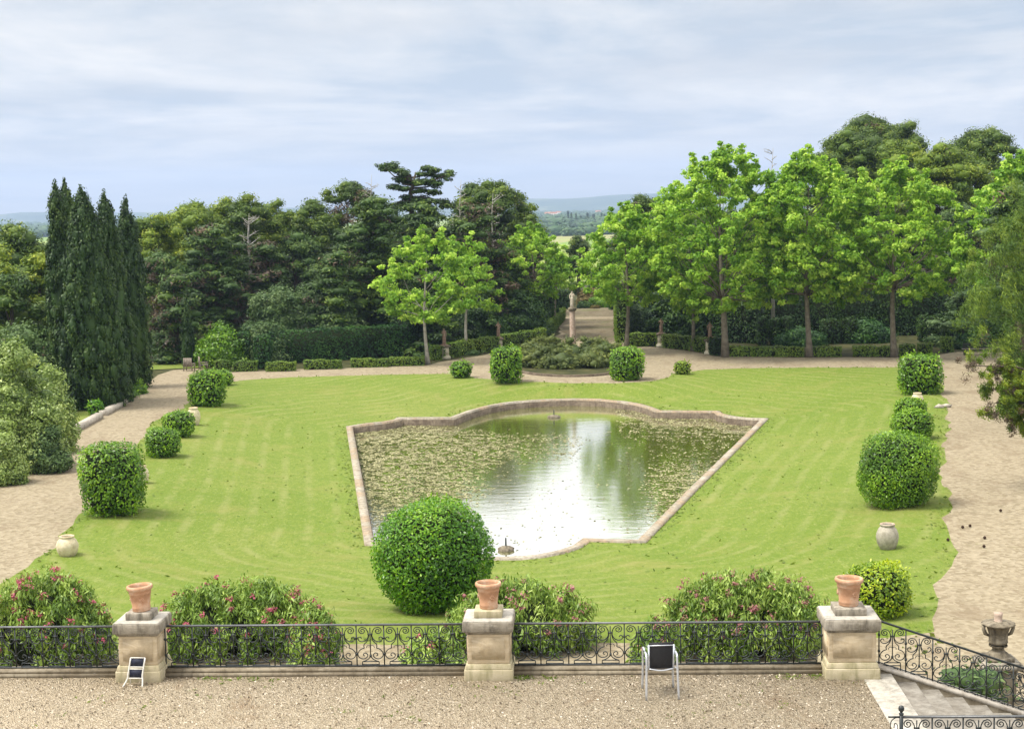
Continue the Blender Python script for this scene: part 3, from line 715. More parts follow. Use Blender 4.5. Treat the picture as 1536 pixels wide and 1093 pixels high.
# ================================================================== TERRACE
TZ = 4.5; TH = R(3.0)
U = Vector((math.cos(TH), -math.sin(TH), 0)); Vv = Vector((math.sin(TH), math.cos(TH), 0)); RZ = -TH
O0 = PX(733, 1021, TZ)
def T(u, v, z=TZ): 
    p = O0+U*u+Vv*v; return Vector((p.x, p.y, z))
def uv(p): d = p-O0; return d.dot(U), d.dot(Vv)
uL = uv(PX(211, 1019, TZ))[0]; uR = uv(PX(1281, 1022, TZ))[0]
uS = uv(PX(1300, 1026, TZ))[0]      # left edge of the top tread
def boxT(mb, u0, u1, v0, v1, z0, z1, org=None, mi=0):
    """box in terrace coordinates, local to origin org (u,v,z) with the object rotated by RZ"""
    ou, ov, oz = org or (0, 0, TZ)
    mb.box(((u0+u1)/2-ou, (v0+v1)/2-ov, (z0+z1)/2-oz), (u1-u0, v1-v0, z1-z0), 0, mi)
m = MB(); boxT(m, -26, uS, -24, .62, 4.2, TZ); tag(m.build('terrace', M['gravel'], loc=tuple(O0), rz=RZ), kind='structure')
# loose pebbles on the terrace (uncountable)
m = MB(); k = 9000
pu = rng.uniform(-8.5, uS, k); pv = rng.uniform(-3.2, .25, k); sz = rng.uniform(.008, .02, k)
n_ = rng.normal(0, .5, (k, 3))+np.array((0, 0, 1))
m.leaves(np.column_stack([pu, pv, sz*.5]), n_, sz*2.2, sz*1.8, rng.random(k))
def pebmat():
    m_, nt, out = nmat('loose_pebbles'); at = N_(nt, 'ShaderNodeAttribute', attribute_name='tint')
    princ(nt, out, ramp(nt, at.outputs['Fac'], [(0, (.12, .09, .06)), (.35, (.28, .23, .165)), (.7, (.40, .34, .26)), (1, (.52, .46, .37))]), .9, .2); return m_
tag(m.build('loose_pebbles', pebmat(), loc=tuple(O0), rz=RZ), 'loose pale pebbles strewn over the gravel terrace', 'pebbles', kind='stuff')
m = MB(); boxT(m, -26, uR+.4, .30, .60, 0, 4.19); tag(m.build('retaining_wall', M['kerb'], loc=tuple(O0), rz=RZ), 'stone retaining wall below the terrace railing', 'wall')

m = MB(); k = 700; pu = rng.uniform(-8.5, uS, k); pv = np.where(rng.random(k) < .55, .20-np.abs(rng.normal(0, .06, k)), rng.uniform(-2.6, .1, k))
nn = np.sin(pu*2.1+pv*3)*np.sin(pu*.7+pv*5+1); kp = nn > .30; pu = pu[kp]; pv = pv[kp]; pu = np.repeat(pu, 5)+rng.normal(0, .05, len(pu)*5); pv = np.minimum(np.repeat(pv, 5)+rng.normal(0, .05, len(pv)*5), .26); k = len(pu)
hh = rng.uniform(.01, .035, k); m.leaves(np.column_stack([pu, pv, hh*.4]), rng.normal(0, .6, (k, 3))+np.array((0, 0, .8)), hh*2.2, hh*.8, rng.random(k))
tag(m.build('terrace_weeds', M['grassblade'], loc=tuple(O0), rz=RZ), 'tiny weeds sprouting in the terrace gravel', 'weeds', kind='stuff')
# pillars with cap, plinth
def pillar(u, w, label):
    t = empty('stone_pillar', T(u, .38), RZ, label, 'pillar', 'limestone pillars along the terrace')
    def blk(name, parts, mat):
        m = MB()
        for (ww, z0, z1, tp) in parts: m.box((0, 0, (z0+z1)/2), (ww, ww, z1-z0), 0, 0, tp)
        o = m.build(name, M[mat], t)
        bv = o.modifiers.new('b', 'BEVEL'); bv.width = .012; bv.segments = 2; bv.limit_method = 'ANGLE'
    blk('base', [(w+.06, -.05, .17, .99), (w+.03, .171, .255, .94)], 'stonebase')
    blk('shaft', [(w-.05, .256, .72, .98)], 'stone')
    m = MB(); m.box((0, -(w-.06)/2, .50), (w-.19, .03, .34)); m.box(((w-.06)/2, 0, .50), (.03, w-.19, .34)); m.box((-(w-.06)/2, 0, .50), (.03, w-.19, .34)); m.build('panel', M['stone'], t)
    blk('cap', [(w-.02, .721, .765, 1.05), (w+.08, .766, .925, 1.0)], 'stonecap')
    blk('cap_top', [(w+.065, .926, .945, .95)], 'step')
    blk('plinth', [(w*.62, .946, 1.055, 1.0)], 'stonecap' if u > 1 or u < -1 else 'stonebase')
    # notched lug at the side where the rail meets the pillar
    return t
PIL = [(uL, .66, 'limestone pillar with a terracotta pot on top, behind the small folded white chair'),
       (0.0, .70, 'limestone pillar with a terracotta pot on top, standing in front of the big round bush'),
       (uR, .77, 'wide limestone pillar with a terracotta pot on top, at the head of the steps')]
for u, w, l in PIL: pillar(u, w, l)
def pot(u, label, tilt=0, s=1.0):
    t = empty('terracotta_pot', T(u, .38, TZ+1.056), RZ, label, 'flower pot', 'terracotta pots on the pillars')
    t.rotation_euler = (0, tilt, RZ); t.scale = (s, s, s)
    m = MB(); m.lathe([(0, .0), (.135, 0), (.143, .02), (.135, .04), (.147, .055), (.138, .07), (.165, .27), (.172, .275), (.17, .295), (.178, .33), (.20, .345), (.207, .375), (.198, .402), (.172, .405), (.165, .36), (.14, .12), (0, .10)], n=32)
    m.build('body', M['terra'], t, True)
    a = -1.15
    for aa in (a, a+2.1, a+4.2):
        m = MB()
        for k in range(7):
            r_ = .026 if k else 0; b = k*1.047; m.ico((.155*math.cos(aa)-r_*math.sin(aa)*math.cos(b), .155*math.sin(aa)+r_*math.cos(aa)*math.cos(b), .19+r_*math.sin(b)), (.018, .018, .018))
        m.build('rosette', M['terra'], t, True)
    m = MB(); m.lathe([(0, 0), (.158, 0)], c=(0, 0, .30), n=20); m.build('soil', M['cone'], t)
pot(uL, 'empty terracotta pot tilting slightly left on the pillar behind the folded white chair', R(-3), 1.0)
pot(0, 'empty terracotta pot on the pillar in front of the big round bush', 0, 1.0)
pot(uR, 'empty terracotta pot on the wide pillar at the head of the steps', R(1), 1.06)

# ---------------- wrought iron railing
def cat(pts, k=4):
    P = [np.array(p, float) for p in pts]; P = [2*P[0]-P[1]]+P+[2*P[-1]-P[-2]]; out = []
    for i in range(1, len(P)-2):
        for j in range(k):
            t = j/k; out.append(.5*((2*P[i])+(-P[i-1]+P[i+1])*t+(2*P[i-1]-5*P[i]+4*P[i+1]-P[i+2])*t*t+(-P[i-1]+3*P[i]-3*P[i+1]+P[i+2])*t**3))
    out.append(P[-2]); return out
def spiral(c, r0, r1, a0, a1, n): return [(c[0]+(r0+(r1-r0)*i/n)*math.cos(a0+(a1-a0)*i/n), c[1]+(r0+(r1-r0)*i/n)*math.sin(a0+(a1-a0)*i/n)) for i in range(n+1)]
CW = .41; HS = CW/2
def scroll_mesh(shear_box=0.0, top=True):
    m = MB(); K = HS; VS = .197
    def st(pts, r=.0092, s=1): m.tube([(s*p[0]*K, 0, p[1]*VS) for p in pts], r, 4)
    for s in (-1, 1):
        st(spiral((-.57, 2.90), .05, .29, math.pi/2+9.6, math.pi/2, 22)+cat([(-.33, 3.12), (-.19, 2.88), (-.13, 2.6), (-.17, 2.35), (-.35, 2.1), (-.62, 2.02), (-.82, 2.12), (-.88, 2.28), (-.78, 2.4), (-.66, 2.36), (-.64, 2.27)], 3), s=s)
        st(cat([(-.09, 2.6), (-.13, 2.3), (-.25, 2.02), (-.44, 1.82), (-.47, 1.62), (-.46, 1.5), (-.66, 1.42), (-.86, 1.2), (-.92, .98), (-.84, .76), (-.62, .62), (-.38, .66), (-.22, .82), (-.22, .98), (-.36, 1.1), (-.5, 1.04), (-.52, .92), (-.42, .86)], 3), s=s)
        st(cat([(0, .85), (-.15, .62), (-.42, .45), (-.58, .40), (-.61, .2), (-.61, -shear_box)], 3), s=s)
        st(cat([(0, 1.62), (-.12, 1.72), (-.27, 1.63), (-.28, 1.5)], 3), .006, s)
    for y in (.40, .16): st([(-.6, y), (.6, y)])
    if shear_box: st(spiral((.2, -.12), .03, .2, 0, 7, 14)); st([(-.6, -.25), (-.1, -.25)])
    st([(0, 3.15), (0, .8)], .010)
    for (x, y, w, h) in ((0, 2.62, .36, .09), (0, .85, .16, .2)): m.box((x*K, 0, y*VS), (w*K, .028, h*VS))
    return m
scroll_o = scroll_mesh().build('scroll_panel', M['iron']); scroll_me = scroll_o.data; bpy.data.objects.remove(scroll_o)
scroll_o = scroll_mesh(.62).build('scroll_panel', M['iron']); scroll_me2 = scroll_o.data; bpy.data.objects.remove(scroll_o)
bm_ = MB(); bm_.box((0, 0, .325), (.018, .018, .65)); 
for z_, s_ in ((.455, .034), (.20, .034)): bm_.box((0, 0, z_), (s_, s_*.8, s_))
bo = bm_.build('baluster', M['iron']); bar_me = bo.data; bpy.data.objects.remove(bo)
def mesh_child(name, me, parent, loc, sc=None):
    o = bpy.data.objects.new(name, me); COL.objects.link(o); o.parent = parent; o.location = loc
    if sc: o.scale = sc
    return o
def railing(P0, rz, length, n, label, post=None):
    t = empty('iron_railing', P0, rz, label, 'railing', 'wrought iron railings'); cw = length/n; sx = cw/CW
    m = MB(); m.box((length/2, 0, .668), (length, .042, .026)); o = m.build('handrail', M['ironlight'], t)
    m = MB(); m.box((length/2, 0, .012), (length, .022, .018)); m.build('bottom_rail', M['iron'], t)
    for i in range(n+1): mesh_child('baluster', bar_me, t, (i*cw, 0, 0))
    for i in range(n): mesh_child('scroll_panel', scroll_me, t, ((i+.5)*cw, 0, 0), (sx, 1, 1))
    return t
RV = .43; RZB = TZ+.115
aL = uv(PX(-90, 1000, TZ+.1))[0]
railing(T(aL, RV, RZB), RZ, uL-.34-aL, round((uL-.34-aL)/CW), 'scrolled iron railing at the far left, ending at the pillar behind the folded chair')
railing(T(uL+.34, RV, RZB), RZ, -.36-uL-.34, 11, 'scrolled iron railing between the folded-chair pillar and the middle pillar')
railing(T(.36, RV, RZB), RZ, uR-.40-.36, 11, 'wrought iron railing with scrolls behind the black armchair')
# low kerb below each railing run
def kerb(u0, u1, label):
    t = empty('stone_kerb', T(u0, RV), RZ, label, 'kerb', 'low stone kerbs under the terrace railing')
    m = MB(); m.box(((u1-u0)/2, 0, .025), (u1-u0, .30, .07)); m.build('base_course', M['kerb'], t)
    m = MB(); m.box(((u1-u0)/2, 0, .086), (u1-u0, .25, .05)); o = m.build('coping', M['kerb'], t)
kerb(aL, uL-.345, 'low stone kerb under the leftmost railing')
kerb(uL+.345, -.365, 'low stone kerb under the railing left of the middle pillar')
kerb(.365, uR-.405, 'low stone kerb under the railing behind the black armchair')

# ---------------- steps, string wall, sloping railing
SL = .345
t = empty('stone_staircase', T(uS, -2, TZ), RZ, 'worn pale stone steps going down to the right of the terrace', 'steps')
for k in range(12):
    m = MB(); u0 = .0 if k == 0 else .44+(k-1)*.363; u1 = .44+k*.363+.03
    m.box(((u0+u1)/2, 0, -.125*k-.068), (u1-u0, 4.55, .14 if k else .15)); 
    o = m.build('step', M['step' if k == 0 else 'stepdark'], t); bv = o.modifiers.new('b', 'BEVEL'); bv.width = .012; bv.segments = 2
    if k: o.location.z = 0
u0s = uR+.36
m = MB(); Lw = 3.4
prof = [(0, .12), (.10, .12), (Lw, .12-(Lw-.10)*SL)]
t = empty('sloping_wall', T(u0s, RV, TZ), RZ, 'sloping stone wall with coping beside the steps', 'wall')
def slopewall(name, yw, dz0, dz1, mat):
    m = MB(); vs = []
    for (x, z) in prof: vs += [(x, -yw, z+dz1), (x, yw, z+dz1), (x, yw, z+dz0), (x, -yw, z+dz0)]
    f = []
    for i in range(2):
        a = 4*i; f += [(a, a+4, a+5, a+1), (a+1, a+5, a+6, a+2), (a+3, a+2, a+6, a+7), (a, a+3, a+7, a+4)]
    f += [(0, 1, 2, 3), (8, 11, 10, 9)]; m.add(vs, f); m.build(name, M[mat], t)
slopewall('wall_body', .125, -4.4, -.055, 'kerb'); slopewall('coping', .15, -.054, 0, 'pathkerb')
t = empty('iron_railing', T(u0s, RV, TZ+.12), RZ, 'wrought iron railing sloping down beside the stone steps', 'railing', 'wrought iron railings')
def slz(x): return -max(0, x-.12)*SL
m = MB(); xs_ = [0, .05, .12, .2, .35, .6, Lw]; m.tube([(x, 0, slz(x)+.668-.0*x) for x in xs_], .021, 4); m.build('handrail', M['iron'], t)
m = MB(); m.tube([(x, 0, slz(x)+.014) for x in (0, .1, .14, Lw)], .010, 4); m.build('bottom_rail', M['iron'], t)
mesh_child('baluster', bar_me, t, (.02, 0, 0)); 
for i in range(9):
    x = .115+i*.41; mesh_child('baluster', bar_me, t, (x, 0, slz(x)-.005))
    if i < 8: mesh_child('scroll_panel', scroll_me2, t, (x+.205, 0, slz(x+.205)), (1, 1, .96))
# near railing on the other side of the steps
pn = RY(1352, 1071, 0.0+19.6); zt = pn.z
un, vn = uv(PX(1352, 1071, zt))
base = T(un, vn, zt-.70)
t = railing(base, RZ, 3.6, 9, 'near wrought iron railing with ball-topped post in the bottom right corner')
m = MB(); m.tube([(-.0, 0, -.05), (0, 0, .72)], .026, 10); m.build('post', M['iron'], t, True)
m = MB(); m.lathe([(0, .70), (.03, .70), (.034, .715), (.015, .725), (.018, .735), (.036, .76), (.040, .785), (.028, .815), (0, .825)], n=16); m.build('finial', M['iron'], t, True)
m = MB(); m.tube([(x*.1-.10, 0, z) for x, z in cat([(.9, .66), (.2, .655), (-.35, .6), (-.4, .5), (0, .42), (.5, .47), (.5, .56), (.15, .58), (.05, .52)], 3)], .0075, 4); m.tube([(-.17, 0, .668), (0, 0, .668)], .014, 4); m.tube([(-.03, 0, .42), (-.07, 0, .3), (-.03, 0, .1), (0, 0, .05)], .0075, 4)
m.build('end_scroll', M['iron'], t)
m = MB(); m.box((1.9, 0, -2.35), (4.1, .3, 4.66)); tag(m.build('side_wall', M['kerb'], loc=tuple(base), rz=RZ), 'stone wall under the near railing', 'wall')

# ---------------- urn on pedestal, lower landing
pu_ = RY(1497, 988, 33.0)
t = empty('stone_urn', (pu_.x, pu_.y, pu_.z), 0, 'weathered grey stone urn with a broken top on the lower pillar beyond the sloping railing', 'urn')
m = MB(); m.box((0, 0, .04), (.56, .56, .08)); m.lathe([(.24, .08), (.22, .14), (.15, .19), (.12, .25), (.15, .28), (.20, .30), (.20, .33)], n=20); m.build('foot', M['stonegrey'], t)
m = MB(); m.lathe([(.10, .30), (.19, .36), (.21, .40), (.20, .42), (.21, .60), (.24, .72), (.30, .76), (.36, .79), (.34, .82), (.12, .86), (0, .86)], n=28, wob=lambda a, z: .05*math.cos(a*12) if z > .7 else 0); m.build('bowl', M['stonegrey'], t, True)
for s in (-1, 1):
    m = MB(); m.tube([(s*.32, 0, .76), (s*.325, 0, .68), (s*.28, 0, .58), (s*.21, 0, .53)], [.045, .04, .045, .02], 6); m.build('handle', M['stonegrey'], t, True)
m = MB(); m.lathe([(.11, .84), (.08, .88), (.09, .98), (.10, 1.04), (0, 1.05)], n=10, wob=lambda a, z: .12*math.sin(a*3)); m.build('broken_top', M['pinkstone'], t, True)
t2 = empty('stone_pillar', (pu_.x, pu_.y, 0), 0, 'short stone pillar carrying the grey urn', 'pillar')
m = MB(); m.box((0, 0, (pu_.z-.16)/2), (.62, .62, pu_.z-.16)); m.build('shaft', M['kerb'], t2)
m = MB(); m.box((0, 0, pu_.z-.10), (.84, .84, .11), 0, 0, 1.06); m.box((0, 0, pu_.z-.02), (.80, .80, .04)); m.build('cap', M['stonecap'], t2)
t3 = railing((pu_.x+.30, pu_.y-.1, pu_.z-.85), R(-62), 4.5, 11, 'dark wrought iron railing running from the urn pillar towards the lower steps')
m = MB(); m.box((2.1, 0, -.02-(pu_.z-.85)/2), (4.4, .28, pu_.z-.85)); tag(m.build('low_wall', M['kerb'], loc=(pu_.x+.30, pu_.y-.1, pu_.z-.85), rz=R(-62)), 'low stone wall under the railing beside the urn pillar', 'wall')

# ---------------- chairs
pc = PX(994, 1049, TZ); 
t = empty('armchair', (pc.x, pc.y, TZ), R(1.5), 'black sling armchair with silver aluminium frame facing the railing', 'chair')
for s in (-1, 1):
    m = MB(); x = s*.225
    m.tube(cat([(x+s*.015, 0, 0), (x+s*.005, .03, .35), (x, .05, .60), (x, .07, .645), (x, .13, .66), (x, .40, .66), (x, .50, .645), (x, .535, .58), (x, .56, .3), (x+s*.01, .58, 0)], 4), .0165, 8, flat=None); m.build('frame', M['alu'], t, True)
m = MB(); m.tube([(-.185, .10, .80), (-.18, .14, .45), (-.18, .20, .40), (-.18, .60, .43)], .014, 8); m.tube([(.185, .10, .80), (.18, .14, .45), (.18, .20, .40), (.18, .60, .43)], .014, 8)
m.tube([(-.20, .15, .44), (-.23, .13, .44)], .01, 6); m.tube([(.20, .15, .44), (.23, .13, .44)], .01, 6); m.tube(cat([(-.18, .135, .43), (0, .12, .405), (.18, .135, .43)], 4), .012, 8); m.tube([(-.18, .60, .43), (.18, .60, .43)], .013, 8); m.tube([(-.18, .098, .79), (.18, .098, .79)], .009, 8)
m.build('seat_frame', M['alu'], t, True)
def sheet(mb, pts, x0, x1, th):
    n = len(pts); vs = []
    for (y, z) in pts: vs += [(x0, y, z), (x1, y, z)]
    for (y, z) in pts: vs += [(x0, y+th, z+th*.3), (x1, y+th, z+th*.3)]
    f = []
    for i in range(n-1): a = 2*i; f += [(a, a+1, a+3, a+2), (2*n+a, 2*n+a+2, 2*n+a+3, 2*n+a+1), (a, a+2, 2*n+a+2, 2*n+a), (a+1, 2*n+a+1, 2*n+a+3, a+3)]
    f += [(0, 2*n, 2*n+1, 1), (2*n-2, 2*n-1, 4*n-1, 4*n-2)]; mb.add(vs, f)
m = MB(); sheet(m, [(.105, .83), (.10, .81), (.112, .62), (.125, .52), (.135, .435)], -.182, .182, .008); m.build('backrest', M['mesh'], t, False)
m = MB(); sheet(m, [(.20, .41), (.35, .40), (.60, .44)], -.18, .18, .006); m.build('seat', M['mesh'], t, False)
# folded little chair leaning on the left pillar
pl = PX(202, 1029, TZ)
t = empty('folding_chair', (pl.x, pl.y, TZ), R(-6), 'small white folding chair with two dark panels leaning folded against the left pillar', 'chair')
lean_ = lambda z: .28*z
for s in (-1, 1):
    m = MB(); m.tube(cat([(s*.155-.02, -.04, 0), (s*.125, .02, .10), (s*.115, lean_(.16)+.0, .17), (s*.115+.03, lean_(.42), .42)], 4), .012, 6); m.build('frame', M['whitemetal'], t, True)
    m = MB(); m.tube([(s*.09-.01, .10, .0), (s*.10, .085, .18)], .009, 6); m.build('leg', M['whitemetal'], t, True)
m = MB()
for z in (.12, .255, .285, .42): m.tube([(-.11+z*.06, lean_(z), z), (.12+z*.06, lean_(z), z)], .009, 6)
m.build('crossbar', M['whitemetal'], t, True)
m = MB(); sheet(m, [(lean_(.13), .13), (lean_(.25), .25)], -.095, .105, .006); m.build('seat', M['solar'], t)
m = MB(); sheet(m, [(lean_(.292), .292), (lean_(.41), .41)], -.09, .125, .006); m.build('backrest', M['solar'], t)

# ================================================================== GARDEN OBJECTS
def geo(cx, top, base, w):
    p = G(cx, base); d = math.hypot(p.x, p.y); r = w/2*d/F*1.0; Yc = p.y+r*.85
    q = RY(cx, base, Yc); x = q.x; z0 = gz(x, Yc); h = RY(cx, top, Yc).z-z0
    return Vector((x, Yc, z0)), r, h
TOP = [ # cx, top, base, w, p, name, mat, label
 (172,665,779,92,4.5,'clipped_bush','topiary','tall drum-shaped clipped bush at the left lawn edge, nearest on that side'),
 (245,642,689,53,3.5,'clipped_bush','topiary','clipped bush just beyond the tall drum-shaped bush on the left lawn edge'),
 (269,617,658,50,3.0,'clipped_bush','topiary','clipped bush beside the half hidden jar on the left lawn edge'),
 (312,555,612,58,3.6,'clipped_bush','topiary','bushy clipped shrub at the far left corner of the lawn'),
 (335,555,580,31,3.0,'clipped_bush','topiary','small clipped bush half hidden behind the far left corner shrub'),
 (692,541,569,34,2.4,'clipped_bush','topiary','small round clipped ball at the far edge of the lawn'),
 (760,520,575,48,5.0,'clipped_bush','topiary','upright clipped block bush left of the round flower bed'),
 (941,521,572,51,4.5,'clipped_bush','topiary','upright clipped block bush right of the round flower bed'),
 (1023,542,563,25,3.5,'clipped_bush','topiary_dark','very small dark clipped bush at the far edge right of the flower bed'),
 (1380,531,594,63,4.2,'clipped_bush','topiary','clipped drum bush at the far right corner of the lawn'),
 (1366,597,632,48,2.6,'clipped_bush','topiary','low yellowish clipped bush on the right, behind the round one'),
 (1368,614,663,63,2.5,'clipped_bush','topiary','rounded clipped bush just behind the largest right-hand bush'),
 (1347,650,768,118,3.2,'clipped_bush','topiary','largest clipped bush on the right lawn edge, behind the weathered jar'),
 (1317,846,934,101,3.0,'clipped_bush','topiary_lime','lime green rounded bush just behind the pillar at the steps'),
 (653,752,929,190,2.25,'clipped_bush','topiary_ball','huge round clipped ball bush in front of the pool'),
 (144,600,624,25,2.3,'clipped_bush','topiary_ball','tiny round clipped ball on the side lawn by the stone kerb'),
]
for i, (cx, top, base, w, p, nm, mt, lb) in enumerate(TOP):
    loc, r, h = geo(cx, top, base, w); near = loc.y < 75
    L = .105 if loc.y < 60 else (.14 if loc.y < 85 else .19)
    topiary(nm, loc, r*.97, r*.97, h, p, lb, mt, 'bush', 'clipped bushes round the lawn', None, L, i*1.3, .13 if near else .15, .035 if mt == 'topiary_ball' else .05)
def jar(cx, top, base, w, label, mat):
    loc, r, h = geo(cx, top, base, w)
    r *= .93; t = empty('clay_jar', loc, random.uniform(0, 3), label, 'jar', 'clay jars on the lawn'); s = h; m = MB(); q = r/.40
    prof = [(0, 0), (.22, 0), (.26, .03*s), (.36, .25*s), (.40, .48*s), (.385, .62*s), (.32, .80*s), (.25, .885*s), (.235, .92*s), (.255, .93*s), (.27, .96*s), (.262, .995*s), (.24, 1.0*s), (.215, .97*s), (.20, .90*s), (.30, .75*s), (.33, .5*s), (.2, .2*s), (0, .15*s)]
    m.lathe([(a*q, b) for a, b in prof], n=36); m.build('body', M[mat], t, True)
    m = MB(); m.lathe([(.262*q, .985*s), (.246*q, 1.004*s), (.222*q, .98*s)], n=36); m.build('rim', M['terra'], t, True)
jar(102,803,838,35,'pale cream clay jar on the grass at the near left of the lawn','jar')
jar(1331,785,827,36,'grey weathered clay jar on the grass in front of the largest right-hand bush','jardark')
jar(291,611,640,22,'small pale clay jar behind the clipped bushes on the left lawn edge','jar')
jar(214,698,728,22,'pale clay jar almost hidden behind the tall drum-shaped bush','jar')
jar(1376,589,612,20,'clay jar showing only its rim behind the yellowish bush on the right','jar')

# oleanders
def oleander(cx, top, Y, w, label, bloom=1.0, seed=0, mat='oleander', dull=False, ry=1.3, blind=0):
    random.seed(seed+5); q = RY(cx, top+13, Y); h = q.z; rx = w/2*Y/F
    t = empty('oleander_bush', (q.x, Y, 0), 0, label, 'bush', 'oleanders in front of the terrace')
    m = MB(); C = []; n = int(rx*95)
    for k in range(n):
        a = random.uniform(0, 6.28); e = math.asin(random.uniform(0, 1)**.8); qq = random.uniform(.70, 1.0)
        C.append((rx*qq*math.cos(a)*math.cos(e)**.85, ry*qq*math.sin(a)*math.cos(e)**.85, max(.2, h*(.18+.82*math.sin(e))*random.uniform(.84, 1.04))))
    for k in range(n//2):
        a = random.uniform(0, 6.28); qq = random.uniform(.8, .98); C.append((rx*qq*math.cos(a), ry*qq*math.sin(a), random.uniform(.1, .6)*h))
    C = np.array(C); rr = rng.uniform(.15, .28, len(C))
    clumps_to(m, C, np.column_stack([rr, rr, rr*1.5]), 85, .17, .046, .45, .7, 0, droop=(0, 0, 1.3), lo=.2, hi=1.2)
    m.ico((0, 0, h*.35), (rx*.75, ry*.72, h*.48), 1, 0)
    m.build('foliage', [M[mat], M['twig_shade']], t)
    st = MB()
    for k in range(int(rx*10)): 
        a = random.uniform(0, 6.28); c = C[random.randrange(len(C))]; st.tube([(c[0]*.2, c[1]*.2, 0), (c[0]*.6, c[1]*.6, c[2]*.5), tuple(c)], [.02, .014, .006], 4)
    st.build('stem', M['bark_dark'], t)
    b = MB(); up = C[C[:, 2] > h*.25]; sel = up[rng.integers(0, len(up), int(rx*44*bloom))]
    cc = sel*np.array((1.07, 1.07, 1.0))+np.array((0, 0, .24)); sz = rng.uniform(.08, .19, len(cc))
    if len(cc):
        clumps_to(b, cc, np.column_stack([sz, sz, sz*.8]), 22, .068, .06, .7, .6, 0, lo=.2, hi=1.1)
        b.build('blossoms', M['blossom_dull' if dull else 'blossom'], t)
    return t
oleander(60, 856, 39.5, 212, 'oleander with deep pink flowers at the far left behind the railing', 1.0, 1)
oleander(352, 866, 40.5, 268, 'wide oleander with pink flowers behind the railing right of the folded-chair pillar', .8, 2)
oleander(470, 905, 38.5, 70, 'small pink-flowered oleander at the right end of the wide left oleander', 1.2, 3, ry=.8)
oleander(782, 868, 40.5, 226, 'oleander with dusky pink flowers behind the middle pillar', .9, 4, dull=True)
oleander(1118, 852, 39.5, 262, 'large oleander with faded pink flowers behind the railing by the wide pillar', 1.3, 5, dull=True)
oleander(650, 945, 36.5, 100, 'low oleander shoots behind the railing below the big round bush', .4, 6, ry=.7)
oleander(985, 925, 37.5, 70, 'sparse low oleander shoots behind the black armchair', .6, 7, ry=.6, dull=True)
p = RY(1440, 985, 30.0); shrub('leafy_shrub', (p.x+.1, 30.0, 0), 1.15, .9, max(1.2, p.z), 'green shrub growing behind the sloping railing', 'oak', L=.13, nc=60, per=70)

# box shrub mass in the round bed, kerb ring, column statue
bc = Vector((RY(859, 530, 115).x, 115.5, 0)); brx, bry = 4.9, 8.6
m = MB(); ring = [(bc.x+brx*math.cos(a), bc.y+bry*math.sin(a)) for a in np.linspace(0, 2*math.pi, 72, endpoint=False)]
ring2 = [(bc.x+(brx-.28)*math.cos(a), bc.y+(bry-.28)*math.sin(a)) for a in np.linspace(0, 2*math.pi, 72, endpoint=False)]
prism(m, ring, ring2, .16, -.02, .01); tag(m.build('bed_kerb', M['poolwall']), 'low curved stone edging of the round bed', 'kerb')
m = MB(); m.add([(x, y, .09) for x, y in ring2], [tuple(range(72))]); tag(m.build('flower_bed', M['floor']), kind='structure')
bl = []
for i, (dx, dy, rx, ry, h) in enumerate([(-2.6,-1.5,1.5,1.6,1.6),(-.9,-2.6,1.6,1.5,1.5),(1.1,-2.5,1.6,1.5,1.6),(2.9,-1.2,1.5,1.6,1.7),(-2.7,1.6,1.6,1.7,2.0),(0,.6,1.8,1.9,1.9),(2.5,1.8,1.7,1.7,2.0),(-1.5,4.0,1.7,1.7,1.9),(1.6,4.2,1.7,1.7,1.9),(-3.3,.2,1.0,1.2,1.3)]):
    shrub('spreading_shrub', (bc.x+dx, bc.y+dy, .08), rx, ry, h, 'grey green spreading shrub crowded in the round bed below the column', 'santolina', group='spreading shrubs massed in the round bed', L=.26, nc=26, per=60, seed=i, W=.08)
